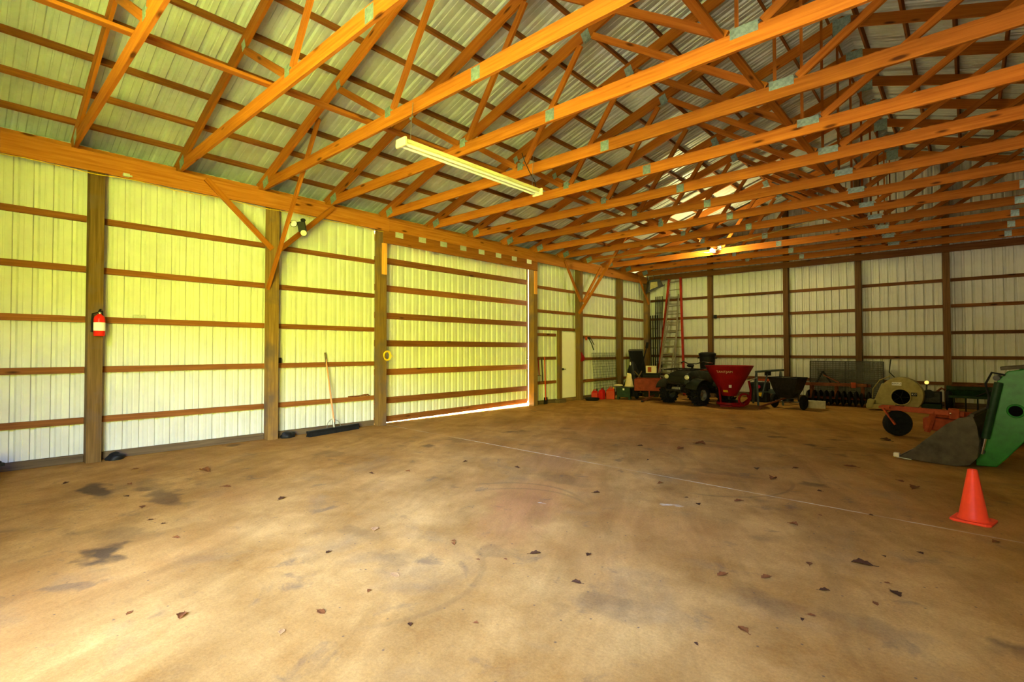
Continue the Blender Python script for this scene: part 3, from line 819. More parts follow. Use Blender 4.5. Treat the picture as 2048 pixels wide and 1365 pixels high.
# ================================================================== things
def text_mesh(body, size, depth=0.0):
    cu = bpy.data.curves.new('lettering', 'FONT')
    cu.body = body; cu.size = size; cu.align_x = 'CENTER'; cu.align_y = 'CENTER'; cu.extrude = depth
    cu.resolution_u = 3
    tmp = bpy.data.objects.new('lettering', cu)
    COL.objects.link(tmp)
    dg = bpy.context.evaluated_depsgraph_get(); dg.update()
    me = bpy.data.meshes.new_from_object(tmp.evaluated_get(dg))
    bpy.data.objects.remove(tmp); bpy.data.curves.remove(cu)
    return me
def mesh_obj(name, me, m, parent=None):
    me.materials.clear(); me.materials.append(m)
    o = bpy.data.objects.new(name, me); COL.objects.link(o)
    if parent: o.parent = parent
    return o

# ---- traffic cone
t = thing('traffic_cone', 'orange traffic cone standing alone on the concrete in front of the bucket', 'traffic cone', (9.318, 6.29, 0), math.radians(-12))
b_ = MB(); b_.prism([(-.145, -.115), (-.115, -.145), (.115, -.145), (.145, -.115), (.145, .115), (.115, .145), (-.115, .145), (-.145, .115)], 0.0, 0.022, 'z')
b_.build('base', M['cone'], t, bevel=0.006)
MB().lathe([(0.118, 0.022), (0.112, 0.03), (0.104, 0.045), (0.036, 0.462), (0.033, 0.47), (0.026, 0.47), (0.022, 0.46), (0.0, 0.45)], seg=40).build('cone_body', M['cone'], t, smooth=True)

# ---- loader bucket and arm
t = thing('front_loader', 'green loader arm with a worn steel bucket resting on the floor behind the cone', 'loader', (8.545, 9.17, 0), math.radians(-8))
prof = [(0, .03), (.3, .012), (.62, .005), (.76, .04), (.84, .15), (.86, .36), (.84, .56), (.80, .69)]
inner = [(p[0] - (0.018 if i > 2 else 0), p[1] + (0.02 if i < 5 else 0)) for i, p in enumerate(prof)]
MB().prism(prof + inner[::-1], 0.0, 1.8).build('bucket_shell', M['bucket'], t)
side = prof[:] + [(.66, .655), (.52, .55), (.10, .105)]
for y in (-0.02, 1.8):
    MB().prism(side, y, y + 0.02).build('side_plate', M['bucket'], t, bevel=0.003)
MB().prism([(-.03, .02), (.14, .008), (.14, .03), (-.03, .034)], -0.01, 1.81).build('cutting_edge', M['steel'], t)
MB().box((-0.035, 0.02, 0.055), (0.07, 0.075, 0.06), bev=0.012).build('bucket_tooth', M['bag'], t)
MB().box((0.79, 0.9, 0.70), (0.05, 1.84, 0.04), bev=0.008).build('top_rail', M['bucket'], t)
arm = [(.80, .02), (1.0, .03), (1.10, .16), (1.50, .74), (1.80, .98), (2.9, 1.22), (2.9, 1.46), (1.7, 1.40), (1.12, 1.29), (1.02, 1.16), (.93, .62), (.86, .35), (.80, .12)]
def arm_at(y):
    MB().prism(arm, y, y + 0.11).build('loader_arm', M['green'], t, bevel=0.012)
for y in (0.16, 1.45):
    arm_at(y)
a_ = MB(); a_.cyl((1.19, 0.154, 0.78), (1.19, 0.2, 0.78), 0.07, seg=24); a_.build('pivot_hole', M['void'], t)
a_ = MB(); a_.torus((1.19, 0.158, 0.78), 0.078, 0.012, (PI / 2, 0, 0)); a_.build('pivot_rim', M['green'], t, smooth=True)
cyl = MB(); cyl.cyl((0.90, 0.12, 0.40), (1.04, 0.12, 1.14), 0.045); cyl.build('hydraulic_cylinder', M['darkgreen'], t, smooth=True)
cyl = MB(); cyl.cyl((0.86, 0.12, 0.19), (0.905, 0.12, 0.42), 0.024); cyl.build('piston_rod', M['chrome'], t, smooth=True)
MB().tube([(1.1, .13, 1.24), (0.98, .08, 1.27), (0.92, .06, 1.12), (0.95, .07, 0.95), (0.93, .08, 0.8)], 0.013).build('hose', M['rubber'], t, smooth=True)
MB().box((1.45, 0.215, 1.375), (0.8, 0.15, 0.05), (0, -0.13, 0), 0.01).build('knuckle_cap', M['bucket'], t)
MB().cyl((1.02, 0.1, 1.2), (1.02, 0.34, 1.2), 0.035).build('pivot_pin', M['darkmetal'], t, smooth=True)
MB().cyl((0.86, 0.1, 0.22), (0.86, 0.34, 0.22), 0.035).build('pivot_pin', M['darkmetal'], t, smooth=True)
MB().bar((1.3, 0.27, 0.72), (1.3, 1.45, 0.72), 0.09, 0.12).build('cross_tube', M['green'], t)

# ---- orange finishing mower behind the bucket
t = thing('finish_mower', 'faded orange towed mower with one caster wheel, between bucket and cream blower', 'mower', (8.32, 11.63, 0), 0)
MB().lathe([(0.0, -.05), (.10, -.055), (.115, -.075), (.2, -.08), (.225, -.05), (.23, 0), (.225, .05), (.2, .08), (.115, .075), (.10, .055), (0.0, .05)], (0, 0, .23), (PI / 2, 0, math.radians(32))).build('caster_wheel', M['rubber'], t, smooth=True)
f_ = MB(); f_.bar((-0.16, 0.07, .50), (0.0, 0.13, .22), .05, .02).bar((-.2, -.11, .50), (-.02, -.16, .22), .05, .025).box((-.19, .02, .51), (.16, .2, .03)); f_.build('caster_fork', M['mower'], t)
MB().bar((-.24, .1, .50), (.92, -.02, .47), .1, .09).build('caster_arm', M['mower'], t, bevel=.008)
MB().bar((.42, -.05, .12), (.52, .02, .50), .09, .05).build('gauge_bracket', M['mower'], t)
dk = MB(); dk.prism([(.35, .1), (1.0, -.15), (1.75, .0), (1.95, .75), (1.3, 1.25), (.5, 1.0)], .14, .36, 'z'); dk.build('deck', M['mower'], t, bevel=.03)
MB().bar((.5, .2, .43), (1.9, .5, .40), .12, .12).build('gearbox_beam', M['mower'], t, bevel=.01)
MB().bar((1.0, .6, .38), (1.95, .15, .62), .07, .07).build('lift_arm', M['mower'], t, bevel=.008)
MB().box((.78, -.05, .47), (.13, .16, .18), (0, 0, .2), .02).build('arm_socket', M['mower'], t)
MB().sphere((.74, -.135, .48), .016).build('bolt', M['chrome'], t, smooth=True)
MB().box((2.5, .7, .22), (1.0, .6, .28), (0, 0, -.1), .02).build('rear_skirt', M['mower'], t)

# ---- cream blower
t = thing('silage_blower', 'round cream forage blower with a black intake hole against the back wall', 'blower', (8.0, 16.3, 0), math.radians(-3))
out = [(-.58, .10), (-.62, .20), (-.55, .30), (-.40, .70)]
cx, cz, R_ = 0.0, .42, .455
for k in range(0, 25):
    a0 = math.radians(143 - k * (143 + 68) / 24)
    out.append((cx + R_ * math.cos(a0), cz + R_ * math.sin(a0)))
out += [(.1, .05), (-.4, .05)]
MB().prism(out, 0.0, .30).build('housing', M['fan'], t, bevel=.012)
MB().cyl((0, -.004, .37), (0, .08, .37), .2, seg=36).build('intake_hole', M['void'], t)
MB().torus((0, -.004, .37), .205, .016, (PI / 2, 0, 0), 40).build('intake_ring', M['fan'], t, smooth=True)
for k in range(5):
    a0 = 2 * PI * k / 5
    MB().bar((0, -.008, .37), (.17 * math.cos(a0), -.008, .37 + .17 * math.sin(a0)), .004, .05, up=(0, 1, 0)).build('fan_blade', M['darkmetal'], t)
MB().box((-.08, -.012, .705), (.2, .006, .085)).build('name_plate', M['white'], t)
o = mesh_obj('lettering', text_mesh('BANTLA', .052, .001), M['black'], t); o.location = (-.08, -.017, .705); o.rotation_euler = (PI / 2, 0, 0)
MB().box((.27, -.012, .45), (.12, .006, .09)).build('number_plate', M['black'], t)
o = mesh_obj('number', text_mesh('K17', .06, .001), M['white'], t); o.location = (.27, -.017, .45); o.rotation_euler = (PI / 2, 0, 0)
MB().box((-.02, -.01, .135), (.18, .006, .04)).build('name_strip', M['black'], t)
MB().box((-.40, -.06, .11), (.62, .26, .12), bev=.015).build('skid_base', M['fan'], t)
MB().box((-.62, -.05, .17), (.16, .3, .22), (0, .2, 0), .03).build('outlet_box', M['fan'], t)
MB().tube([(-.15, .2, .86), (-.27, .25, .99), (-.24, .3, 1.33)], .012).build('lever', M['darkmetal'], t)
MB().tube([(-.62, .12, .3), (-.6, .1, .55), (-.45, .08, .78), (-.22, .06, .9)], .012).build('guard_rod', M['fan'], t, smooth=True)
for x in (-.35, .25):
    MB().box((x, .15, .03), (.12, .34, .06)).build('foot', M['darkmetal'], t)

# ---- dark engine with the amber disc
t = thing('engine_unit', 'dark engine with a bright amber disc on a stalk, right of the cream blower', 'engine', (8.58, 16.98, 0), 0)
MB().box((0, 0, .36), (.4, .4, .3), bev=.03).build('crankcase', M['darkmetal'], t)
MB().box((0, 0, .1), (.4, .5, .2), bev=.01).build('skid', M['darkgreen'], t)
MB().cyl((-.05, -.2, .45), (-.05, -.26, .45), .11).build('flywheel_cover', M['black'], t, smooth=True)
MB().tube([(.1, .0, .5), (.2, -.05, .6), (.26, -.1, .56)], .025).build('exhaust', M['rust'], t, smooth=True)
MB().cyl((-.09, -.12, .5), (-.09, -.12, .7), .012).build('stalk', M['darkmetal'], t)
MB().cyl((-.09, -.1, .735), (-.09, -.135, .735), .045, seg=24).build('amber_disc', M['amber'], t, smooth=True)  # amber disc given a little emission of its own
MB().sphere((-.2, -.23, .26), .03).build('fuel_knob', M['steel'], t, smooth=True)

# ---- green grain drill
t = thing('grain_drill', 'dark green seed drill with rows of discs along the back wall', 'seed drill', (10.32, 16.85, 0), 0)
MB().box((0, .1, .62), (2.9, .12, .1), bev=.01).build('hopper_lid', M['darkgreen'], t)
MB().prism([(-.02, .57), (.3, .57), (.24, .38), (.06, .38)], -1.45, 1.45, 'x').build('seed_box', M['darkgreen'], t)
MB().box((0, -.25, .42), (2.8, .08, .06), bev=.006).build('tool_bar', M['darkgreen'], t)
MB().box((0, .0, .70), (2.7, .1, .04), (0, -.01, 0)).build('footboard', M['rust'], t)
for k in range(13):
    x = -1.3 + k * .215
    MB().lathe([(0, -.012), (.15, -.004), (.19, 0), (.15, .004), (0, .012)], (x, -.2, .19), (0, PI / 2, .1), 20).build('disc', M['darkmetal'], t, smooth=True)
    MB().bar((x, -.2, .19), (x, -.25, .42), .03, .02).build('disc_arm', M['darkgreen'], t)
for x in (-1.4, 1.4):
    MB().lathe([(0, -.06), (.2, -.07), (.28, -.05), (.3, 0), (.28, .05), (.2, .07), (0, .06)], (x, .15, .3), (0, PI / 2, 0), 24).build('wheel', M['rubber'], t, smooth=True)
MB().tube([(-.9, -.25, .45), (-.4, -.3, .72), (.5, -.1, .8)], .014).build('lift_rod', M['darkmetal'], t)

# ---- rusty disc harrow
t = thing('disc_harrow', 'rusty orange tillage frame over black discs, standing before the mesh panel', 'harrow', (6.5, 16.75, 0), math.radians(4))
MB().box((-.05, 0, .60), (1.55, .1, .09), bev=.008).build('frame_beam', M['rust'], t)
MB().box((.05, .45, .57), (1.5, .08, .08), bev=.008).build('frame_beam', M['rust'], t)
for x in (-.75, .68):
    MB().box((x, .22, .59), (.08, .52, .07), bev=.006).build('cross_beam', M['rust'], t)
MB().bar((-.1, 0.02, .62), (-.33, .2, .97), .05, .02).bar((-.48, .02, .62), (-.33, .2, .97), .05, .02).build('hitch_mast', M['darkmetal'], t)
MB().bar((-.3, .12, .86), (.1, -.06, .66), .03, .03).build('brace', M['rust'], t)
MB().box((.42, -.03, .6), (.1, .14, .15), (0, 0, .3), .01).build('clamp', M['mower'], t)
for x in (-.44, -.24):
    MB().sphere((x, .1, .93), .015).build('pin', M['chrome'], t, smooth=True)
for k in range(11):
    x = -.72 + k * .145
    MB().lathe([(0, -.03), (.12, -.012), (.2, .015), (.195, .02), (.12, -.004), (0, -.02)], (x, .03, .205), (0, PI / 2, .25), 22).build('disc', M['darkmetal'], t, smooth=True)
    MB().lathe([(0, -.03), (.12, -.012), (.2, .015), (.195, .02), (.12, -.004), (0, -.02)], (x, .43, .205), (0, PI / 2, -.25), 22).build('disc', M['darkmetal'], t, smooth=True)
MB().cyl((-.8, .03, .205), (.8, .03, .205), .02).build('axle', M['rust'], t)
MB().cyl((-.8, .43, .205), (.8, .43, .205), .02).build('axle', M['rust'], t)
for x in (-.6, 0, .62):
    MB().bar((x, .0, .58), (x, .03, .2), .06, .02).build('standard', M['rust'], t)
    MB().bar((x, .45, .58), (x, .43, .2), .06, .02).build('standard', M['rust'], t)

# ---- wire mesh panel
t = thing('mesh_panel', 'long grey wire mesh panel leaning on the back wall', 'mesh panel', (6.57, 17.78, 0), 0)
g = MB()
for k in range(61):
    x = -.9 + k * .03
    g.bar((x, 0, .02), (x, .085, 1.23), .021, .012, up=(0, 1, 0))
g.build('vertical_wires', M['mesh'], t)
g = MB()
for k in range(21):
    z = .03 + k * .06
    g.bar((-.91, .085 * z / 1.23, z), (.91, .085 * z / 1.23, z), .014, .02)
g.build('horizontal_wires', M['mesh'], t)
g = MB(); g.bar((-.92, .088, 1.235), (.92, .088, 1.235), .025, .025).bar((-.92, 0, .013), (.92, 0, .013), .025, .025)
for x in (-.92, 0, .92): g.bar((x, 0, 0), (x, .088, 1.24), .025, .025, up=(0, 1, 0))
g.build('frame', M['darkmetal'], t)

# ---- pale block
t = MB().box((0, 0, .1), (.46, .22, .2), bev=.012).build('concrete_block', M['block'], None, loc=(6.21, 15.72, 0), rot=(0, 0, math.radians(10)))
tag(t, 'pale concrete block on the floor in front of the rusty harrow', 'block')

# ---- pull-behind spreader cart
t = thing('tow_cart', 'dark tow behind cart with an open bin and two narrow wheels', 'cart', (5.68, 15.1, 0), math.radians(-14))
t.scale = (.86, .9, 1.0)
def bin_(z, gx, gy): return [(-gx, -gy, z), (gx, -gy, z), (gx, gy, z), (-gx, gy, z)]
hb = MB(); hb.loft([bin_(.30, .22, .16), bin_(.52, .34, .24), bin_(.82, .44, .30), bin_(.82, .425, .285), bin_(.53, .325, .225), bin_(.32, .2, .14)], cap=True); hb.build('bin', M['darkmetal'], t)
MB().tube([(-.44, -.3, .83), (.44, -.3, .83), (.44, .3, .83), (-.44, .3, .83)], .02, closed=True).build('rim_tube', M['black'], t, smooth=True)
MB().bar((0, -.31, .845), (.05, .31, .845), .03, .006).build('strap', M['fan'], t)
for x in (-.45, .45):
    MB().lathe([(0, -.03), (.09, -.035), (.1, -.05), (.17, -.05), (.19, -.02), (.19, .02), (.17, .05), (.1, .05), (.09, .035), (0, .03)], (x, .05, .19), (0, PI / 2, 0), 28).build('wheel', M['rubber'], t, smooth=True)
MB().cyl((-.45, .05, .19), (.45, .05, .19), .016).build('axle', M['steel'], t)
for x in (-.3, .3):
    MB().bar((x, .05, .19), (x * .9, .05, .5), .04, .02, up=(0, 1, 0)).build('leg_strut', M['darkmetal'], t)
MB().bar((0, -.1, .3), (-.42, -.82, .06), .05, .04).build('tongue', M['rust'], t)
MB().cyl((-.42, -.82, 0.0), (-.42, -.82, .09), .03).build('hitch', M['rust'], t)
MB().cyl((0, 0, .2), (0, 0, .27), .16).build('spinner_housing', M['darkmetal'], t, smooth=True)

# ---- blue-grey trestle
t = thing('trestle_stand', 'blue grey steel trestle with a sloping top rail beside the red hopper', 'stand', (4.80, 15.5, 0), math.radians(42))
MB().cyl((0, .12, .95), (.82, .12, 1.0), .032).build('top_rail', M['bluegrey'], t, smooth=True)
for x in (.02, .72):
    MB().bar((x, .1, .95), (x - .06, -.12, 0), .05, .035).build('leg', M['bluegrey'], t)
    MB().bar((x + .02, .14, .95), (x + .1, .52, 0), .05, .035).build('leg', M['bluegrey'], t)
MB().bar((.36, .12, .95), (.12, .0, .22), .04, .02).build('brace', M['bluegrey'], t)
MB().box((.36, .12, .90), (.16, .06, .12)).build('gusset', M['darkmetal'], t)
MB().bar((-.03, -.03, .38), (.67, -.03, .38), .04, .03).build('stretcher', M['bluegrey'], t)

# ---- small black engine with coloured caps
t = thing('sprayer_pump', 'small black pump with red and yellow caps behind the trestle', 'pump', (4.55, 16.6, 0), 0)
MB().box((0, 0, .3), (.5, .4, .6), bev=.05).build('pump_body', M['black'], t)
MB().cyl((.03, -.19, .47), (.03, -.24, .47), .05).build('red_cap', M['redpart'], t, smooth=True)
MB().cyl((.08, -.19, .26), (.08, -.25, .26), .075).build('yellow_cap', M['yellow'], t, smooth=True)
MB().box((.35, .1, .66), (1.0, .08, .06), bev=.006).build('orange_rail', M['mower'], t)
MB().box((.45, .1, .33), (.5, .3, .12)).build('tank', M['bluegrey'], t)
for x in (.2, .8):
    MB().bar((x, .1, 0), (x, .1, .64), .04, .04, up=(1, 0, 0)).build('leg', M['rust'], t)

# ---- red cone spreader
t = thing('cone_spreader', 'big dark red cone shaped spreader hopper standing right of the quad bike', 'spreader', (4.30, 14.66, 0), math.radians(22))
RT, RB, ZT, ZB = .63, .19, 1.13, .30
MB().lathe([(RB, ZB), (RT, ZT), (RT + .015, ZT + .012), (RT - .012, ZT + .012), (RT - .02, ZT - .01), (RB - .015, ZB + .01), (0, ZB + .01)], seg=56).build('hopper_cone', M['hopper'], t, smooth=True)
def on_cone(me, z0, a0):
    for v in me.vertices:
        s, q, d = v.co.x, v.co.y, v.co.z
        z = z0 + q * .88
        r = RB + (RT - RB) * (z - ZB) / (ZT - ZB) + .004 + d
        a = a0 + s / r
        v.co = V((r * math.cos(a), r * math.sin(a), z))
    return me
def sticker(name, wd, ht, z0, a0, m):
    bm = bmesh.new()
    N = 6
    A = [bm.verts.new((-wd / 2 + wd * i / N, -ht / 2, 0)) for i in range(N + 1)]
    B = [bm.verts.new((-wd / 2 + wd * i / N, ht / 2, 0)) for i in range(N + 1)]
    for i in range(N): bm.faces.new((A[i], A[i + 1], B[i + 1], B[i]))
    me = bpy.data.meshes.new(name); bm.to_mesh(me); bm.free()
    return mesh_obj(name, on_cone(me, z0, a0), m, t)
AF = -PI / 2
mesh_obj('lettering', on_cone(text_mesh('TANTJAM', .1, .001), .98, AF - .28), M['bag'], t)
sticker('white_sticker', .07, .09, .58, AF + .02, M['white'])
sticker('yellow_sticker', .13, .07, .44, AF - .42, M['yellow'])
MB().lathe([(0, .05), (.3, .05), (.34, .07), (.34, .13), (.3, .13), (0, .1)], (0, 0, 0), seg=36).build('spinner_pan', M['hopper'], t, smooth=True)
MB().lathe([(.0, .16), (.24, .16), (.25, .18), (.0, .2)], seg=30).build('spinner_disc', M['darkmetal'], t, smooth=True)
MB().cyl((0, 0, .04), (0, 0, .3), .05).build('gearbox', M['darkmetal'], t, smooth=True)
fr = MB()
fr.tube([(.05, .3, .05), (.35, .25, .06), (.52, .1, .22), (.55, 0, .45), (.5, -.02, .72)], .03)
fr.tube([(.05, -.32, .05), (.35, -.28, .06), (.52, -.12, .22), (.55, 0, .45)], .03)
fr.build('side_frame', M['hopper'], t, smooth=True)
MB().torus((.36, -.2, .22), .15, .032, (PI / 2, 0, .5)).build('side_ring', M['hopper'], t, smooth=True)
MB().bar((.1, -.3, .30), (.42, -.22, .34), .03, .03).build('shaft', M['chrome'], t)
MB().bar((.42, -.1, .72), (.7, -.1, .82), .02, .012).build('control_lever', M['alum'], t)
for a0 in (2.3, 3.9):
    MB().bar((.3 * math.cos(a0), .3 * math.sin(a0), 0), (.38 * math.cos(a0), .38 * math.sin(a0), .55), .05, .02).build('leg', M['hopper'], t)
MB().box((0, 0, .025), (.5, .5, .05), bev=.01).build('skid', M['hopper'], t)

# ---- quad bike
t = thing('quad_bike', 'black and dark green quad bike with two round headlights facing the camera', 'quad bike', (3.08, 14.46, 0), math.radians(-15))
t.scale = (1.2, 1.0, 1.0)
def wheel_(x, y, r, wd, steer=0.0):
    e_ = bpy.data.objects.new('wheel', None)
    w_ = MB()
    h_ = wd / 2
    w_.lathe([(r * .52, -h_ * .8), (r * .6, -h_), (r * .88, -h_ * .98), (r * .98, -h_ * .7), (r, -h_ * .3), (r, h_ * .3), (r * .98, h_ * .7), (r * .88, h_ * .98), (r * .6, h_), (r * .52, h_ * .8)], seg=36)
    for k in range(18):
        a0 = 2 * PI * k / 18
        for s in (-1, 1):
            w_.box(((r + .006) * math.cos(a0 + s * .09), (r + .006) * math.sin(a0 + s * .09), s * h_ * .45), (.034, .05, h_ * .8), Euler((0, 0, a0)).to_matrix().to_4x4() @ Euler((s * .5, 0, 0)).to_matrix().to_4x4())
    o = w_.build('tyre', M['rubber'], t, smooth=True)
    o.location = (x, y, r); o.rotation_euler = (0, PI / 2, steer)
    q_ = MB()
    q_.lathe([(0, -.03), (r * .2, -.03), (r * .24, .0), (r * .42, .01), (r * .5, h_ * .75), (r * .54, h_ * .8), (r * .54, -h_ * .8), (r * .5, -h_ * .75)], seg=30)
    q_.lathe([(0, .05), (r * .13, .05), (r * .15, 0), (0, 0)], seg=16)
    o2 = q_.build('rim', M['steel'], o, smooth=True)
    if x < 0: o2.rotation_euler = (PI, 0, 0)
for (x, y, r, wd) in ((-.46, 0, .30, .22), (.46, 0, .30, .22), (-.45, 1.25, .30, .28), (.45, 1.25, .30, .28)):
    wheel_(x, y, r, wd)
def sec(y, hw, z0, z1, k=.7): return [(-hw, y, z0), (hw, y, z0), (hw, y, (z0 + z1) / 2), (hw * k, y, z1), (-hw * k, y, z1), (-hw, y, (z0 + z1) / 2)]
MB().loft([sec(-.34, .22, .58, .82, .8), sec(-.26, .34, .6, .90, .75), sec(.05, .36, .62, 1.0, .6), sec(.35, .26, .52, 1.02, .5), sec(.75, .2, .55, .93, .8), sec(1.3, .26, .55, .92, .8), sec(1.62, .3, .6, .84, .8)]).build('body', M['atv'], t, smooth=True, bevel=.02)
for x in (-1, 1):
    fe = []
    for k in range(9):
        a0 = math.radians(160 - k * 17)
        fe.append([(x * .28, .40 * math.cos(a0) , .36 + .43 * math.sin(a0)), (x * .60, .42 * math.cos(a0), .34 + .40 * math.sin(a0)), (x * .60, .40 * math.cos(a0), .32 + .385 * math.sin(a0)), (x * .28, .385 * math.cos(a0), .34 + .41 * math.sin(a0))])
    MB().loft(fe).build('front_fender', M['atv'], t, smooth=True)
    MB().loft([[(p[0] * 1.0, p[1] * 1.05 + 1.25, p[2]) for p in r_] for r_ in fe]).build('rear_fender', M['atv'], t, smooth=True)
    hl = MB(); hl.cyl((x * .30, -.26, .80), (x * .30, -.335, .80), .072, .078); o = hl.build('headlight', M['darkmetal'], t, smooth=True)
    MB().sphere((x * .30, -.335, .80), .068, (1, .3, 1)).build('lens', M['lens'], o, smooth=True)
g = MB()
for k in range(5): g.bar((-.14, -.35, .58 + .04 * k), (.14, -.35, .58 + .04 * k), .012, .014)
g.build('grille', M['black'], t)
g = MB(); g.tube([(-.25, -.36, .38), (-.25, -.46, .48), (-.2, -.48, .62), (.2, -.48, .62), (.25, -.46, .48), (.25, -.36, .38)], .018).bar((-.22, -.46, .42), (.22, -.46, .42), .03, .05); g.build('bumper', M['darkmetal'], t, smooth=True)
g = MB(); g.tube([(-.4, -.3, 1.0), (.4, -.3, 1.0), (.4, .25, 1.03), (-.4, .25, 1.03)], .014, closed=True)
for k in range(5): g.bar((-.3 + .15 * k, -.3, 1.0), (-.3 + .15 * k, .25, 1.03), .012, .012)
g.bar((-.2, 0, .9), (-.2, 0, 1.02), .02, .02, up=(1, 0, 0)).bar((.2, 0, .9), (.2, 0, 1.02), .02, .02, up=(1, 0, 0))
g.build('front_rack', M['darkmetal'], t)
g = MB(); g.tube([(-.42, .55, 1.2), (-.3, .42, 1.24), (-.12, .38, 1.17), (.12, .38, 1.17), (.3, .42, 1.24), (.42, .55, 1.2)], .016).cyl((0, .36, .95), (0, .4, 1.18), .03); hbo = g.build('handlebar', M['darkmetal'], t, smooth=True)
for x in (-1, 1):
    MB().cyl((x * .36, .49, 1.22), (x * .47, .6, 1.19), .022).build('grip', M['rubber'], hbo, smooth=True)
    MB().tube([(x * .33, .44, 1.22), (x * .44, .5, 1.21), (x * .5, .52, 1.2)], .008).build('lever', M['chrome'], hbo, smooth=True)
g = MB(); g.sphere((0, .3, 1.12), .08, (1.3, .8, .7)); g.build('instrument_pod', M['black'], t, smooth=True)
MB().loft([sec(.62, .13, .9, .98), sec(.8, .16, .88, .98), sec(1.2, .18, .88, 1.02), sec(1.35, .16, .9, 1.0)]).build('seat', M['black'], t, smooth=True, bevel=.02)
MB().box((.32, .55, 1.0), (.22, .3, .03), (0, -.1, 0), .01).build('red_box_lid', M['cart'], t)
g = MB()
for x in (-1, 1):
    g.bar((x * .12, -.05, .42), (x * .42, 0, .30), .03, .04).bar((x * .12, .08, .55), (x * .4, .02, .36), .03, .03)
    g.cyl((x * .2, -.1, .72), (x * .36, -.04, .34), .03)
g.cyl((-.42, 1.25, .3), (.42, 1.25, .3), .04)
g.box((0, .6, .42), (.3, 1.3, .2))
g.build('chassis', M['darkmetal'], t, smooth=True)
g = MB(); g.box((0, -.3, .46), (.24, .12, .1), bev=.01).cyl((-.1, -.37, .46), (.1, -.37, .46), .035); g.build('winch', M['steel'], t, smooth=True)

# ---- trash can on a crate behind the quad
t = thing('storage_crate', 'dark wooden crate under the black trash can at the back wall', 'crate', (2.72, 17.3, 0), 0)
MB().box((0, 0, .3), (.56, .5, .58)).build('crate_body', MW['dull'], t)
for z in (.06, .3, .54):
    MB().box((0, -.258, z), (.58, .016, .1)).build('slat', MW['dull'], t)
t = thing('trash_can', 'black plastic trash can standing high between quad bike and red hopper', 'trash can', (2.69, 17.28, .595), 0)
MB().lathe([(0, 0), (.2, 0), (.21, .02), (.255, .78), (.275, .8), (.275, .84), (.255, .84), (.245, .8), (.2, .04), (0, .04)], seg=36).build('can_body', M['black'], t, smooth=True)
MB().lathe([(.285, .835), (.285, .87), (.2, .91), (0, .92)], seg=36).build('lid', M['black'], t, smooth=True)
for s in (-1, 1):
    MB().box((s * .285, 0, .72), (.05, .12, .05), bev=.012).build('handle', M['black'], t)

# ---- ladders
def ladder(name, lab, bl, br, tl, tr, n_, m_rail, m_rung, rw=.028, rd=.07, z_first=.3, caps=True):
    bl, br, tl, tr = map(V, (bl, br, tl, tr))
    t = thing(name, lab, 'ladder', (bl + br) / 2, 0, 'ladders leaning in the far corner')
    o_ = (bl + br) / 2
    nrm = (br - bl).cross(tl - bl).normalized()
    for a, c in ((bl, tl), (br, tr)):
        MB().bar(a - o_, c - o_, rw, rd, up=nrm).build('rail', m_rail, t, bevel=.004)
    for k in range(n_):
        f_ = (k + .6) / n_
        a = bl.lerp(tl, f_) - o_; c = br.lerp(tr, f_) - o_
        MB().bar(a, c, .03, .022, up=nrm).build('rung', m_rung, t)
    if caps:
        for a in (bl, br):
            MB().box(a - o_ + V((0, 0, .02)), (.05, .09, .05), bev=.008).build('foot', M['rubber'], t)
    return t
ladder('step_ladder', 'tall red fibreglass ladder with tapering rails leaning on the back wall', (.90, 17.16, 0), (1.92, 17.18, 0), (1.09, 17.83, 4.2), (1.53, 17.83, 4.23), 14, M['ladder_red'], M['alum'], .065, .09)
ladder('extension_ladder', 'taller of the two silver ladders leaning on the red ladder', (1.12, 16.66, 0), (1.74, 16.66, 0), (1.22, 17.58, 3.62), (1.56, 17.58, 3.6), 14, M['alum'], M['alum'], .04, .05)
ladder('straight_ladder', 'shorter silver ladder nearest the red cart', (1.18, 16.42, 0), (1.66, 16.42, 0), (1.33, 17.25, 2.62), (1.68, 17.25, 2.62), 10, M['alum'], M['alum'], .04, .045)

# ---- dark iron frames in the corner
def iron(lab, x0, x1, z0, zt, y, lean, bars, dx):
    t = thing('iron_gate', lab, 'gate', ((x0 + x1) / 2, y, z0), 0, 'dark iron gates leaning in the far corner')
    hw = (x1 - x0) / 2
    H_ = zt - z0
    g = MB()
    for k in range(bars):
        x = -hw + 2 * hw * k / (bars - 1)
        g.bar((x + dx, 0, 0), (x, lean, H_), .03, .03, up=(0, 1, 0))
    g.build('upright_bars', M['darkmetal'], t)
    g = MB()
    for k in range(4):
        f_ = (k + .3) / 4
        g.bar((-hw + dx * (1 - f_), lean * f_, H_ * f_), (hw + dx * (1 - f_), lean * f_, H_ * f_), .02, .02)
    g.build('cross_bars', M['darkmetal'], t)
iron('taller dark iron gate leaning in the far corner, left of the red ladder', .55, .80, 0, 3.6, 17.3, .55, 4, .22)
iron('shorter dark iron gate leaning in the far corner behind the black sheet', .30, .58, 0, 2.9, 17.45, .45, 4, .25)

# ---- box hung in the corner
t = thing('hanging_heater', 'dark tilted box with a dull yellow face hung up in the far corner', 'heater', (.68, 17.42, 3.62), math.radians(38))
MB().prism([(-.26, .1), (.30, .34), (.18, .58), (-.2, .52)], -.2, .22).build('box_shell', M['darkmetal'], t, bevel=.012)
MB().prism([(-.18, .17), (.1, .29), (.08, .47), (-.16, .45)], -.21, -.2).build('yellow_face', M['fan'], t)
MB().box((.05, 0, .22), (.66, .5, .025), (0, -.4, 0)).build('tray', M['darkmetal'], t)
MB().bar((0, 0, .5), (0, 0, .74), .02, .02, up=(1, 0, 0)).bar((-.2, .1, .5), (-.2, .1, .74), .02, .02, up=(1, 0, 0)).build('hanger', M['darkmetal'], t)

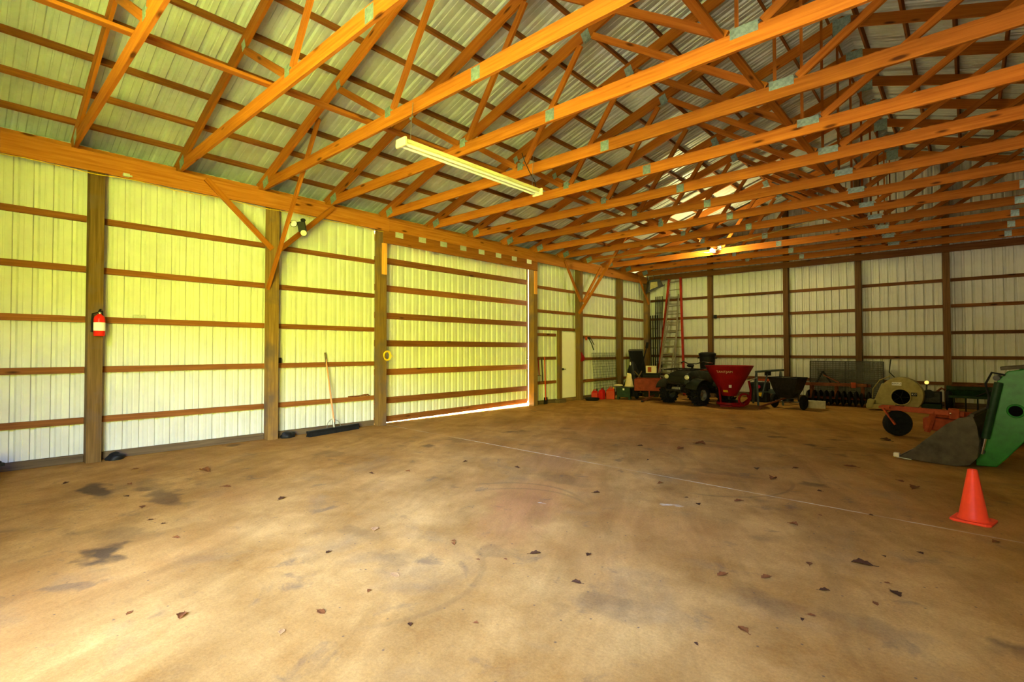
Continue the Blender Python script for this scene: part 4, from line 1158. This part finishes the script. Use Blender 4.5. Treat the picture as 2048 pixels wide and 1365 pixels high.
# ---- red cart
t = thing('dump_cart', 'faded red steel garden cart with its tow bar on the floor', 'garden cart', (1.72, 15.0, 0), math.radians(24))
MB().box((0, -.42, .49), (.90, .025, .36)).build('front_panel', M['cart'], t, bevel=.004)
MB().box((0, .48, .49), (.90, .025, .36)).build('tail_panel', M['cart'], t, bevel=.004)
for x in (-.44, .44):
    MB().box((x, .03, .49), (.025, .88, .36)).build('side_panel', M['cart'], t, bevel=.004)
MB().box((0, .03, .325), (.86, .88, .03)).build('bed', M['cart'], t)
MB().bar((.0, -.38, .32), (.0, -.42, .08), .09, .03, up=(1, 0, 0)).build('drop_post', M['cart'], t)
MB().bar((.14, -.15, .16), (-.18, -.92, .035), .05, .05).build('tow_bar', M['rust'], t)
MB().cyl((-.18, -.92, 0.0), (-.18, -.92, .06), .035).build('hitch', M['darkmetal'], t)
for x in (-.42, .42):
    MB().lathe([(0, -.05), (.08, -.05), (.1, -.06), (.17, -.06), (.2, -.02), (.2, .02), (.17, .06), (.1, .06), (.08, .05), (0, .05)], (x, .2, .2), (0, PI / 2, 0), 26).build('wheel', M['rubber'], t, smooth=True)
MB().cyl((-.42, .2, .2), (.42, .2, .2), .018).bar((-.3, .2, .2), (-.3, .2, .31), .04, .04, up=(1, 0, 0)).bar((.3, .2, .2), (.3, .2, .31), .04, .04, up=(1, 0, 0)).build('axle', M['darkmetal'], t)

# ---- tote with the carton on it
t = thing('storage_tote', 'black tote standing behind the red cart', 'tote', (1.25, 16.05, 0), math.radians(20))
MB().loft([bin_(0, .24, .18), bin_(.78, .28, .2)]).build('tote_body', M['black'], t, bevel=.02)
MB().box((0, 0, .79), (.6, .44, .03), bev=.008).build('lid', M['black'], t)
t = thing('carton', 'small white carton with an orange panel on the black tote behind the red cart', 'box', (1.27, 16.0, .806), math.radians(24))
MB().box((0, 0, .12), (.34, .22, .24), bev=.004).build('carton_body', M['bag'], t)
MB().box((-.05, -.1115, .12), (.12, .002, .17)).build('orange_panel', M['mower'], t)

# ---- black sheet and heap
t = thing('black_sheet', 'dark plastic covered sheet leaning on the left wall near the far corner', 'sheet', (.42, 16.98, 0), 0)
MB().prism([(-.5, 0), (.52, 0), (.52, 1.64), (-.5, 1.6)], -.02, .02, 'x').build('sheet_panel', M['tarp'], t, bevel=.01).rotation_euler = (0, -.17, 0)
o = MB().box((.03, .01, 1.6), (.05, 1.02, .07), bev=.01).build('pale_top_edge', M['alum'], t); o.rotation_euler = (0, -.17, 0)
t = thing('tarp_heap', 'black tarp draped over tools at the wall foot behind the green toolbox', 'tarp', (.63, 15.9, 0), 0)
hp = MB()
rings = []
for k in range(9):
    f_ = k / 8
    rr = .3 * (1 - f_ ** 1.6) + .05
    ring = []
    for q in range(18):
        a0 = 2 * PI * q / 18
        nn = 1 + .28 * noise.noise(V((math.cos(a0) * 1.6, math.sin(a0) * 1.6, f_ * 3)))
        ring.append((min(.42, rr * nn * math.cos(a0)), rr * nn * math.sin(a0) * 1.05, 1.2 * f_ * (1 + .05 * noise.noise(V((a0, f_, 2))))))
    rings.append(ring)
hp.loft(rings).build('tarp_folds', M['tarp'], t, smooth=True)
MB().bar((.1, .45, 1.0), (.02, 1.05, 1.78), .03, .03).bar((.02, .98, 1.66), (0, 1.1, 1.86), .09, .03).build('tool_handle', M['black'], t)
MB().bar((.22, -.3, .86), (.3, .05, .6), .04, .04).bar((.28, .12, .86), (.27, -.22, .55), .03, .03).build('wood_handle', MW['dull'], t)
MB().sphere((.1, -.35, 1.12), .045, (.6, .7, 1.4)).build('white_handle_tip', M['white'], t, smooth=True)

# ---- green toolbox, bags
t = thing('tool_box', 'dark green steel toolbox on legs with a paper sack on top', 'toolbox', (1.03, 14.60, 0), math.radians(22))
MB().box((0, 0, .23), (.42, .36, .3), bev=.012).build('box_body', M['darkgreen'], t)
MB().box((.04, 0, .395), (.58, .42, .03), bev=.006).build('lid', M['darkmetal'], t)
for x in (-.18, .18):
    MB().box((x, -.15, .04), (.06, .06, .08)).build('foot', M['darkgreen'], t)
    MB().box((x, .15, .04), (.06, .06, .08)).build('foot', M['darkgreen'], t)
MB().box((0, -.185, .33), (.05, .01, .06)).build('latch', M['steel'], t)
t = thing('paper_sack', 'crumpled cream paper sack standing on the green toolbox', 'sack', (1.16, 14.68, .411), math.radians(20))
sk = []
for k in range(8):
    f_ = k / 7
    hw, hd = .155 - .085 * f_ ** .7, .11 - .06 * f_
    ring = []
    for q in range(16):
        a0 = 2 * PI * q / 16
        nn = 1 + .2 * noise.noise(V((math.cos(a0) * 2, math.sin(a0) * 2, f_ * 4 + 5)))
        ring.append((hw * nn * math.cos(a0), hd * nn * math.sin(a0), .40 * f_))
    sk.append(ring)
MB().loft(sk).build('sack_body', M['bag'], t, smooth=True)
MB().box((0, 0, .40), (.13, .05, .05), (0, .2, 0), .015).build('folded_top', M['bag'], t)
t = MB().sphere((0, 0, .035), .1, (1.5, .9, .35)).build('folded_cloth', M['bag'], None, smooth=True, loc=(.86, 14.52, .411), rot=(0, 0, .5))
tag(t, 'folded tan cloth lying on the left end of the green toolbox lid', 'cloth')

# ---- fuel cans
def can(lab, loc, rz, w_, d_, h_, m, spout):
    t = thing('fuel_can', lab, 'fuel can', loc, rz, 'plastic fuel cans by the wall')
    MB().loft([[(-w_ / 2, -d_ / 2, 0), (w_ / 2, -d_ / 2, 0), (w_ / 2, d_ / 2, 0), (-w_ / 2, d_ / 2, 0)], [(-w_ / 2, -d_ / 2, h_ * .68), (w_ / 2, -d_ / 2, h_ * .68), (w_ / 2, d_ / 2, h_ * .68), (-w_ / 2, d_ / 2, h_ * .68)],
               [(-w_ * .28, -d_ * .35, h_ * .9), (w_ * .42, -d_ * .35, h_ * .9), (w_ * .42, d_ * .35, h_ * .9), (-w_ * .28, d_ * .35, h_ * .9)]]).build('can_body', m, t, bevel=.014)
    MB().tube([(-w_ * .2, 0, h_ * .86), (-w_ * .12, 0, h_), (w_ * .2, 0, h_), (w_ * .3, 0, h_ * .86)], .014).build('handle', m, t, smooth=True)
    MB().cyl((w_ * .36, 0, h_ * .88), (w_ * .38, 0, h_ * (1.0 if not spout else 1.12)), .024, .018).build('cap', M['black'] if spout else M['yellow'], t, smooth=True)
can('small bright red fuel can, nearest the white door', (.34, 13.93, 0), math.radians(28), .2, .17, .31, M['red'], True)
can('narrow red fuel can in the middle of the three', (.50, 14.1, 0), math.radians(100), .26, .15, .34, M['red'], True)
can('largest fuel can, orange red, beside the green toolbox', (.66, 14.38, 0), math.radians(25), .27, .22, .38, M['orange_red'], False)
t = thing('drain_pan', 'shallow black pan on the floor left of the fuel cans', 'pan', (.46, 13.6, 0), 0)
MB().lathe([(0, 0), (.2, 0), (.23, .07), (.22, .075), (.19, .015), (0, .015)], seg=32).build('pan_body', M['black'], t, smooth=True)

# ---- wire pen panel on the left wall
t = thing('wire_panel', 'tall wire grid panel leaning on the left wall behind the fuel cans', 'wire panel', (.20, 14.93, 0), 0)
g = MB()
for k in range(22):
    y = -.73 + k * .0695
    g.bar((0, y, .01), (-.14, y, 1.5), .007, .007, up=(0, 1, 0))
g.build('vertical_wires', M['darkgreen'], t)
g = MB()
for k in range(17):
    z = .04 + .09 * k
    g.bar((-.14 * z / 1.5, -.74, z), (-.14 * z / 1.5, .74, z), .007, .007)
g.build('horizontal_wires', M['darkgreen'], t)

# ---- things on the white door post
t = thing('tool_hanger', 'dark cable and trigger sprayer hanging right of the white door post', 'hung tool', (.2, 13.66, 1.25), 0)
MB().tube([(0, 0, .74), (.04, .08, .72), (.06, .22, .55), (.05, .36, .34)], .016).build('green_wand', M['darkgreen'], t, smooth=True)
MB().tube([(0, .1, .74), (.03, .28, .66), (.03, .42, .5)], .012).build('cable', M['black'], t, smooth=True)
MB().sphere((.04, .12, .72), .06, (.7, 1.1, .8)).build('black_head', M['black'], t, smooth=True)
MB().box((.02, -.02, .7), (.05, .05, .1), bev=.01).build('red_trigger', M['orange_red'], t)
MB().bar((-.05, -.07, .05), (-.05, -.07, .78), .012, .012, up=(1, 0, 0)).build('hook_strap', M['black'], t)
t = MB().loft([[(.0, -.1, .0), (.02, -.1, 0), (.02, .05, .02), (0, .05, .02)], [(.0, -.06, .16), (.03, -.06, .16), (.03, .1, .12), (0, .1, .12)], [(0, -.1, .3), (.02, -.1, .3), (.02, -.04, .28), (0, -.04, .28)]]).build('shop_rag', M['hopper'], None, loc=(.1897, 13.46, 1.22))
tag(t, 'dark red rag hanging low on the white door post', 'rag')

# ---- long handled tools
def longtool(lab, y, z0, z1, m, head):
    t = thing('long_tool', lab, 'tool', (.06, y, z0), 0, 'long tools hanging by the sliding door')
    MB().cyl((-.0605, 0, z1 - z0 - .03), (.02, 0, z1 - z0 - .03), .006, seg=8).build('nail', M['steel'], t)
    MB().cyl((.02, 0, .12), (-.02, .0, z1 - z0), .016).build('handle', m, t, smooth=True)
    if head == 'fork':
        g = MB(); g.bar((.02, -.08, .12), (.02, .08, .12), .012, .012)
        for k in range(3): g.bar((.02, -.08 + .08 * k, .12), (.02, -.08 + .08 * k, -.1 if z0 > .2 else .0), .01, .01, up=(1, 0, 0))
        g.build('tines', M['darkmetal'], t)
    elif head == 'blade':
        MB().prism([(-.09, 0), (.09, 0), (.08, .2), (-.08, .2)], .012, .02, 'x').build('blade', M['darkmetal'], t)
longtool('red handled fork, leftmost of the three hanging long tools', 11.42, .73, 1.36, M['hopper'], 'fork')
longtool('dark iron bar, middle of the three hanging long tools', 11.58, .54, 1.34, M['black'], '')
longtool('long red pole tool reaching the floor, rightmost of the three', 11.72, 0.0, 1.38, M['orange_red'], 'blade')

# ---- rope coil
t = thing('rope_coil', 'coil of yellow rope hung on the left post of the sliding door', 'rope', (.215, 6.17, 1.46), 0)
g = MB()
for k in range(5):
    R_ = .068 + .007 * k
    g.tube([(.004 * k - .004, R_ * math.cos(2 * PI * q / 24) * (1 + .06 * math.sin(q + k)), R_ * 1.1 * math.sin(2 * PI * q / 24) + .004 * math.sin(k * 2)) for q in range(24)], .0055, 6, closed=True)
g.build('loops', M['yellow'], t, smooth=True)
MB().tube([(.01, .07, .03), (.02, .12, .0), (.01, .15, -.03)], .0055, 6).build('loose_end', M['yellow'], t, smooth=True)
MB().cyl((-.0252, 0, .075), (.03, 0, .08), .006, seg=8).build('nail', M['steel'], t)

# ---- push broom
t = thing('push_broom', 'wide black push broom with an orange handle leaning on the left wall', 'broom', (.27, 4.95, 0), 0)
d_ = V((-.242, 1.15, 0)).normalized()
MB().bar(d_ * -.6 + V((0, 0, .085)), d_ * .6 + V((0, 0, .085)), .075, .045).build('broom_block', M['black'], t, bevel=.008)
g = MB()
nrm = V((d_.y, -d_.x, 0))
for k in range(90):
    for j in range(3):
        p = d_ * (-.58 + 1.16 * k / 89) + nrm * (.026 * (j - 1)) + V((0, 0, .065))
        g.bar(p, p + nrm * (.018 * (j - 1)) + d_ * random.uniform(-.006, .006) + V((0, 0, -.065)), .012, .012, up=(1, 0, 0))
g.build('bristles', M['black'], t)
tip = V((.02 - .27, 4.89 - 4.95, 1.53))
MB().cyl((0, 0, .2), tip, .0145).build('handle', M['broomstick'], t, smooth=True)
MB().cyl(tip * .86, tip, .0175).build('grip', MW['dull'], t, smooth=True)
MB().cyl((0, 0, .1), (0 + tip.x * .1, tip.y * .1, .27), .022).build('socket', M['steel'], t, smooth=True)
g = MB()
for s in (-1, 1):
    g.tube([V((0, 0, .1)) + d_ * (s * .17), V((-.03, 0, .2)) + d_ * (s * .13), V((-.045, -.01, .25)) + d_ * (s * .04), V((-.04, -.01, .26))], .006, 6)
g.build('braces', M['steel'], t, smooth=True)

# ---- fire extinguisher
t = thing('fire_extinguisher', 'red fire extinguisher with a white label hanging on the timber post', 'fire extinguisher', (.2725, 1.405, 1.775), 0)
MB().lathe([(0, 0), (.06, 0), (.066, .01), (.066, .235), (.055, .275), (.03, .295), (.024, .3), (.024, .31), (0, .31)], seg=32).build('cylinder', M['fireext'], t, smooth=True)
MB().lathe([(.0665, .075), (.0672, .075), (.0672, .19), (.0665, .19)], seg=32).build('label_band', M['white'], t, smooth=True)
g = MB(); g.cyl((0, 0, .31), (0, 0, .345), .017).bar((-.02, 0, .35), (.075, .0, .375), .022, .008).bar((-.02, 0, .338), (.07, 0, .33), .02, .008); g.build('valve_handle', M['black'], t, smooth=True)
MB().tube([(0, -.02, .33), (-.02, -.075, .31), (-.02, -.085, .2), (-.015, -.08, .09)], .009).build('hose', M['rubber'], t, smooth=True)
MB().cyl((-.015, -.08, .1), (-.012, -.082, .055), .011, .015).build('nozzle', M['black'], t, smooth=True)
MB().cyl((.02, .0, .325), (.036, .0, .325), .014).build('gauge', M['white'], t, smooth=True)
MB().box((-.075, .028, .18), (.016, .05, .36)).build('wall_bracket', M['darkmetal'], t)

# ---- twin floodlight on the long brace
t = thing('floodlight', 'black twin head floodlight fixed to the long knee brace', 'floodlight', (.87, 3.92, 3.70), math.radians(58))
MB().cyl((0, 0, .02), (-.16, -.1, .02), .012, seg=12).build('bracket', M['black'], t, smooth=True)
MB().box((.08, .0, -.02), (.13, .07, .17), (0, -.2, 0), .015).build('sensor_box', M['black'], t)
for (x, z, rx) in ((-.045, .01, .1), (.115, -.14, .5)):
    g = MB(); g.lathe([(0, .10), (.028, .1), (.04, .06), (.058, .0), (.05, .0), (.0, .02)], (x, -.05, z), (-PI / 2 + rx, 0, 0), 24); o = g.build('lamp_head', M['black'], t, smooth=True)
    MB().lathe([(0, .002), (.048, .004), (.05, -.004), (0, -.012)], (x, -.055, z), (-PI / 2 + rx, 0, 0), 24).build('lens', M['white'] if x < 0 else M['lens'], o, smooth=True)
MB().tube([(.03, 0, .0), (-.02, .0, .02), (-.045, .0, .012)], .012).tube([(.09, 0, -.08), (.11, .0, -.12)], .012).build('swivel_arm', M['black'], t, smooth=True)
MB().sphere((.1, -.02, .085), .04, (1.1, .9, .8)).build('sensor_dome', M['black'], t, smooth=True)

# ---- fluorescent strip light
t = thing('strip_light', 'long cream fluorescent strip light hung under the roof trusses', 'strip light', (4.55, 4.635, 3.90), 0)
MB().prism([(-.085, .02), (-.055, .075), (.055, .075), (.085, .02), (.075, .02), (.048, .062), (-.048, .062), (-.075, .02)], -1.235, 1.235).build('reflector', M['fixture'], t, bevel=.003)
MB().box((0, 0, .05), (.075, 2.42, .05), bev=.006).build('ballast_cover', M['fixture'], t)
for x in (-.045, .045):
    MB().cyl((x, -1.19, .008), (x, 1.19, .008), .0165, seg=18).build('tube', M['tube'], t, smooth=True)
for y in (-1.225, 1.225):
    MB().box((0, y, .03), (.18, .03, .1), bev=.008).build('end_cap', M['fixture'], t)
g = MB()
for y in (-1.1, 1.1):
    g.tube([(0, y, .075), (-.01, y + .02, .3), (-.02, y + .05, .56)], .004, 6)
g.build('hanging_wire', M['steel'], t)
MB().tube([(.02, 1.15, .08), (-.03, 1.2, .2), (-.07, 1.12, .33), (-.06, 1.0, .45), (-.08, .96, .57)], .006, 6).build('power_lead', M['black'], t, smooth=True)

# ---- cables
o = MB().tube([(.55, 13.22, 4.355), (1.6, 13.2, 4.34), (2.65, 13.2, 4.345), (3.4, 13.9, 4.35), (3.85, 14.5, 4.36), (5.0, 13.5, 4.35), (7.0, 12.3, 4.345)], .009, 6).build('extension_cable', M['fan'], None, smooth=True)
tag(o, 'thin tan cable strung under the far trusses past the glowing bulb', 'cable')
pts = []
for k in range(30):
    y = YF + .1 + k * .245
    pts.append((.209, y, 4.068 + .016 * math.sin(k * 1.3) * (1 if k % 4 else .2)))
o = MB().tube(pts, .006, 6).build('plate_cable', M['yellow'], None, smooth=True)
tag(o, 'thin yellow cable stapled along the top plate above the left wall', 'cable')

# ---- small things
t = thing('pipe_rack', 'dark iron rack with pipe legs at the left edge of the photo', 'rack', (.74, .27, 0), math.radians(15))
MB().box((0, 0, .235), (.36, .3, .04), bev=.006).build('top_plate', M['darkmetal'], t)
for x in (-.13, -.0, .13):
    for y in (-.1, .1):
        MB().cyl((x, y, 0), (x, y, .22), .022).build('leg', M['darkmetal'], t, smooth=True)
        MB().sphere((x, y, .262), .035, (1, 1, .6)).build('knob', M['darkmetal'], t, smooth=True)
def lump(lab, loc, sx_, sy_, sz_, seed):
    bm = bmesh.new(); bmesh.ops.create_icosphere(bm, subdivisions=3, radius=1)
    for v in bm.verts:
        k = 1 + .3 * noise.noise(v.co * 1.4 + V((seed, 0, 0)))
        v.co = V((v.co.x * sx_ * k, v.co.y * sy_ * k, max(0, (v.co.z + .25) * sz_ * k)))
    mb = MB(); mb.bm.free(); mb.bm = bm
    o = mb.build('boot_scraper' if seed > 5 else 'rubber_lump', M['black'], None, smooth=True, loc=loc)
    tag(o, lab, 'debris')
lump('dark lump on the floor at the foot of the extinguisher post', (.13, 1.63, 0), .09, .11, .08, 1)
lump('black rubber lump on the floor at the foot of the floodlight post', (.13, 4.12, 0), .1, .13, .1, 2)
t = thing('bait_box', 'small black box on the girt right of the floodlight post', 'box', (.02, 3.985, 1.345), 0)
MB().box((0, 0, .05), (.07, .11, .1), bev=.012).build('box_body', M['black'], t)
t = thing('junction_box', 'small grey box resting on the middle girt right of the fire extinguisher', 'box', (-.012, 1.92, 2.0605), 0)
MB().box((0, 0, .025), (.05, .15, .05), bev=.008).build('box_body', M['galv_pale'], t)
t = thing('cable_clamp', 'pale plastic fitting under the top plate right of the extinguisher post', 'fitting', (.2527, 1.69, 4.1), 0)
MB().box((0, 0, .022), (.05, .08, .044), bev=.008).cyl((0, .04, .02), (0, .07, .02), .012).build('fitting_body', M['galv_pale'], t)
t = thing('hook_bar', 'rusty bent iron bar lying on the lowest girt near the broom', 'iron bar', (-.018, 5.65, .628), 0)
MB().tube([(0, -.24, .01), (0, .0, .012), (.01, .12, .03), (.02, .2, .03), (.02, .24, -.0)], .011, 8).tube([(.01, .05, .01), (.04, .1, .02), (.045, .15, .01)], .008, 8).build('bar', M['rust'], t, smooth=True)
t = MB().box((0, 0, 0), (.07, .006, .11)).build('yellow_tag', M['yellow'], None, loc=(5.0, YB - .1525, 1.43)); tag(t, 'small yellow tag on a back wall post above the trestle', 'tag')
t = thing('outlet_box', 'small dark box on a back wall girt right of the trash can post', 'box', (2.68, YB - .03, 2.76), 0)
MB().box((0, 0, 0), (.1, .06, .12), bev=.01).build('box_body', M['black'], t)

# ---- dry leaves
def leaf(name, m, seed, curl):
    rnd = random.Random(seed)
    bm = bmesh.new()
    N, K = 9, 4
    top = []
    for i in range(N):
        f_ = i / (N - 1)
        half = .30 * math.sin(PI * min(1, f_ * 1.02)) ** .75 * (1 + .22 * math.sin(f_ * 17 + seed)) + .006
        row = []
        for j in range(-K, K + 1):
            q = j / K
            y = q * half
            z = curl * (q * q) * half * .7 + .05 * curl * math.sin(f_ * 5 + seed) + .03 * noise.noise(V((f_ * 5, q * 3, seed)))
            row.append(bm.verts.new((f_ - .5, y, z + .03)))
        top.append(row)
    for i in range(N - 1):
        for j in range(2 * K):
            bm.faces.new((top[i][j], top[i][j + 1], top[i + 1][j + 1], top[i + 1][j]))
    mn = min(v.co.z for v in bm.verts)
    for v in bm.verts: v.co.z -= mn
    mb = MB(); mb.bm.free(); mb.bm = bm
    mb.tube([(-.5, 0, .03), (-.62, .02, .02), (-.72, -.02, .015)], .014, 6)
    mb.bm.verts.ensure_lookup_table()
    o = mb.build(name, m, None, smooth=True)
    md = o.modifiers.new('thickness', 'SOLIDIFY'); md.thickness = .012; md.offset = 1
    return o
L_ = LEAVES
protos = [leaf('dry_leaf', M['leaf'], 1, .5), leaf('dry_leaf', M['leafdark'], 4, .9), leaf('dry_leaf', M['leaftan'], 7, .35), leaf('dry_leaf', M['leaf'], 11, 1.1)]
used = [False] * 4
SPECIAL = {0: (3, 'dark brown curled leaf on the pale floor, nearest the lower left corner of the photo'), 1: (0, 'chestnut brown leaf standing on edge on the pale floor'),
           2: (2, 'golden crumpled leaf on the pale floor in the middle foreground'), 3: (2, 'pink tan folded leaf left of the foreground centre'), 7: (2, 'slim tan leaf on the orange dusty streak'),
           12: (0, 'split brown leaf lying straight ahead in the right foreground'), 14: (1, 'long dark curled leaf in the right foreground, nearest below the cone'), 17: (0, 'red brown leaf with a stalk in the near right foreground')}
rl = random.Random(3)
for i, (x, y, s) in enumerate(L_):
    k, lab = SPECIAL.get(i, (rl.choice((0, 1, 1, 3)), None))
    if used[k]:
        o = protos[k].copy(); COL.objects.link(o)
    else:
        o = protos[k]; used[k] = True
    o.location = (x, y, 0.001)
    sc_ = s * rl.uniform(.8, 1.0)
    o.scale = (sc_, sc_, sc_ * rl.uniform(.5, .9))
    o.rotation_euler = (0, 0, rl.uniform(0, 6.28))
    for kk in ('label', 'category', 'group'):
        if kk in o: del o[kk]
    if lab: tag(o, lab, 'leaf', 'dry leaves on the floor')
    else: tag(o, 'small dry brown leaf among those scattered over the open concrete floor', 'leaf', 'dry leaves on the floor')
for k in range(4):
    if not used[k]: bpy.data.objects.remove(protos[k])


# ------------------------------------------------------------------ render look
S.view_settings.view_transform = 'Standard'
S.view_settings.look = 'None'
S.view_settings.exposure = 0.1
S.view_settings.gamma = 1.0
S.view_settings.use_curve_mapping = False
S.cycles.use_denoising = True
try: S.cycles.denoiser = 'OPENIMAGEDENOISE'
except Exception: pass
S.cycles.max_bounces = 10
S.cycles.diffuse_bounces = 7
S.cycles.glossy_bounces = 3
S.cycles.sample_clamp_indirect = 90.0
